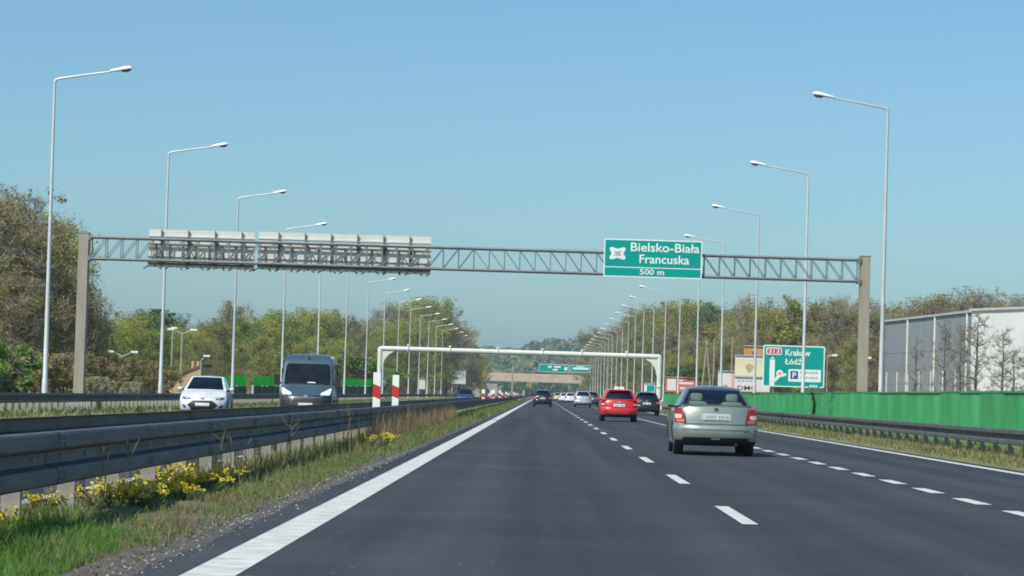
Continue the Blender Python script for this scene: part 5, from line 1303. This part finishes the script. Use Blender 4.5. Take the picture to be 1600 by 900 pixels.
for px, py, Y, k, w in ((1390, 474, 430, 'brown', .9), (1412, 484, 420, 'brown', .9), (1436, 470, 440, 'brown', .9), (1460, 464, 430, 'brown', .9), (1486, 462, 440, 'brown', .9), (1510, 455, 430, 'bare', .9), (1530, 452, 425, 'bare', .95), (1552, 462, 435, 'brown', .9), (1578, 470, 440, 'brown', .9), (1600, 464, 430, 'bare', .9), (1622, 466, 440, 'brown', .9)):
    tree(px, py, Y, k, 'behind the industrial hall', w)
for px, py, Y, k, w in ((1432, 520, 270, 'sapling', .8), (1478, 490, 262, 'sapling', .9), (1502, 498, 258, 'sapling', .9), (1528, 478, 252, 'sapling', 1.0), (1568, 505, 246, 'sapling', 1.0), (1585, 540, 244, 'sapling', 1.1), (1612, 520, 240, 'sapling', 1.0)):
    tree(px, py, Y, k, 'in front of the hall', w)
# further rows that close the woods
bk = random.Random(11)
def fill(pxa, pxb, step, Y, ptop, kinds, zone):
    px = pxa
    while px < pxb: tree(px + bk.uniform(-6, 6), ptop + bk.uniform(-8, 14), Y * bk.uniform(.95, 1.08), bk.choice(kinds), zone, bk.uniform(.85, 1.1), True); px += step
fill(165, 450, 17, 390, 512, ['olive', 'green', 'yellow', 'olive'], 'in the further rows of the left wood')
fill(455, 560, 17, 470, 515, ['olive', 'yellow', 'brown'], 'in the further rows behind the van')
fill(575, 735, 15, 720, 508, ['olive', 'brown', 'yellow'], 'in the further rows of the grove')
fill(935, 1050, 13, 860, 520, ['olive', 'brown'], 'in the further rows of the right wood')
fill(1050, 1380, 19, 560, 496, ['brown', 'brown', 'olive', 'bare'], 'in the further rows behind the signs')
fill(1380, 1630, 22, 500, 492, ['brown', 'bare', 'brown'], 'in the further rows behind the hall')
fill(1060, 1380, 24, 440, 545, ['brown', 'olive', 'brown'], 'in the lower rows behind the signs')
seen = {}
for t in pending: seen.setdefault((t['kind'], t['zone']), []).append(t)
for (kind, zone), L in seen.items():
    adj, vs = TREES[kind]; noun = {'shrub': 'shrub', 'bright': 'bush', 'blossom': 'shrub', 'sapling': 'sapling', 'birch': 'tree'}.get(kind, 'tree')
    L.sort(key=lambda t: t['px'])
    for i, t in enumerate(L):
        tm, wm, cm, H0 = vs[tr_r.randrange(len(vs))]
        o = empty('shrub' if noun in ('shrub', 'bush') else 'sapling' if noun == 'sapling' else 'birch_tree' if kind == 'birch' else 'tree', (t['x'], t['y'], -0.2), tr_r.uniform(0, 6.28)); s = t['H'] / H0; o.scale = (s * t['wide'], s * t['wide'], s)
        if len(L) == 1: lb = f'{adj} {noun} {zone}'
        else: lb = f'{adj} {noun} {zone}, {ORD[i] if i else "first"} from left'
        tag(o, lb, noun, zone.replace('in the ', '').replace('behind', 'trees behind') if t['share'] else f'{noun}s {zone}')
        link('trunk', tm, o); link('twigs', wm, o); link('crown', cm, o)
# creeper on the noise wall
V, Fc = [], []; r = np.random.default_rng(77); yc = XW * FPX / (1275 - VPX)
for k in range(420):
    z = r.uniform(0.15, 1.62); y = yc + 0.55 * math.sin(z * 4.2) + r.normal() * .22 + z * .6; x = XW - .06 - abs(r.normal()) * .04; s_ = r.uniform(.03, .07); a = r.uniform(0, 6.28)
    b = len(V); V += [(x + r.normal() * .02, y + s_ * math.cos(a + q * 1.57), z + s_ * math.sin(a + q * 1.57)) for q in range(4)]; Fc.append((b, b + 1, b + 2, b + 3))
cp = empty('creeper', (0, 0, 0)); tag(cp, 'dark creeper climbing the green noise wall near the sedan', 'creeper')
link('leaves', raw_mesh('leaves', V, Fc, [M['deepgreen']]), cp); MB().tube([(XW - .055, yc + 0.55 * math.sin(z * 4.2) + z * .6, z) for z in np.linspace(0, 1.6, 12)], .012, 5).build('stem', M['bark'], cp)

# far wooded hills
def hills():
    xs = np.linspace(-900, 900, 91); ys = np.linspace(1500, 3600, 30); mb = MB()
    def hz(x, y):
        q = min(1, max(0, (y - 1500) / 1100)); return -0.6 + (36 + 5 * math.sin(x * .012 + 1) + 3.5 * math.sin(x * .031) + 2 * math.sin(x * .07 + y * .01)) * q ** 1.3
    for y in ys:
        for x in xs: mb.v.append((x, y, hz(x, y)))
    n = len(xs)
    for j in range(len(ys) - 1):
        for i in range(n - 1): a = j * n + i; mb.f.append((a, a + 1, a + 1 + n, a + n)); mb.m.append(0)
    tag(mb.build('hills', M['ground'], sharp=80, recalc=False), 'low wooded rise closing the view at the horizon', 'hills', kind='structure')
    r = np.random.default_rng(99); V, Fc, mi = [], [], []
    N = 5200
    for k in range(N):
        y = r.uniform(1180, 2700); x = r.uniform(-.085, .085) * y
        if y < 1500 and abs(x) < 34 + 20 * r.uniform(): continue
        s_ = r.uniform(4.5, 8.5); zb = hz(x, y); m_ = int(r.choice([0, 0, 1, 1, 2, 3]))
        for q in range(16):
            a = r.normal(size=3); a /= np.linalg.norm(a); c = np.array([x, y, zb + s_ * .75]) + a * np.array([.55, .55, .75]) * s_ * r.uniform(.5, 1)
            e1 = np.cross(a, r.normal(size=3)); e1 /= np.linalg.norm(e1); e2 = np.cross(a, e1); w = s_ * r.uniform(.22, .4); b = len(V)
            V += [tuple(c + e1 * w), tuple(c - e1 * w * .5 + e2 * w * .87), tuple(c - e1 * w * .5 - e2 * w * .87)]; Fc.append((b, b + 1, b + 2)); mi.append(m_)
    tag(link('distant_woods', raw_mesh('distant_woods', V, Fc, [M['green'], M['olive'], M['deepgreen'], M['bud']], mi)), 'distant mixed woods covering the rise beyond the bridge', 'woods', kind='stuff')
hills()

# ================================================================== HAZE
hz_m = bpy.data.materials.new('haze_air'); hz_m.use_nodes = True; t_ = hz_m.node_tree; t_.nodes.remove(t_.nodes['Principled BSDF'])
pv = t_.nodes.new('ShaderNodeVolumePrincipled'); pv.inputs['Color'].default_value = (0.66, 0.82, 1.0, 1); pv.inputs['Density'].default_value = 0.00018; pv.inputs['Anisotropy'].default_value = 0.1
t_.links.new(pv.outputs[0], t_.nodes['Material Output'].inputs['Volume'])
hb = MB().box((0, 2150, 34), (7400, 5300, 71)).build('haze', hz_m, sharp=0)
tag(hb, 'thin pale haze lying over the whole motorway valley', 'haze', kind='stuff')
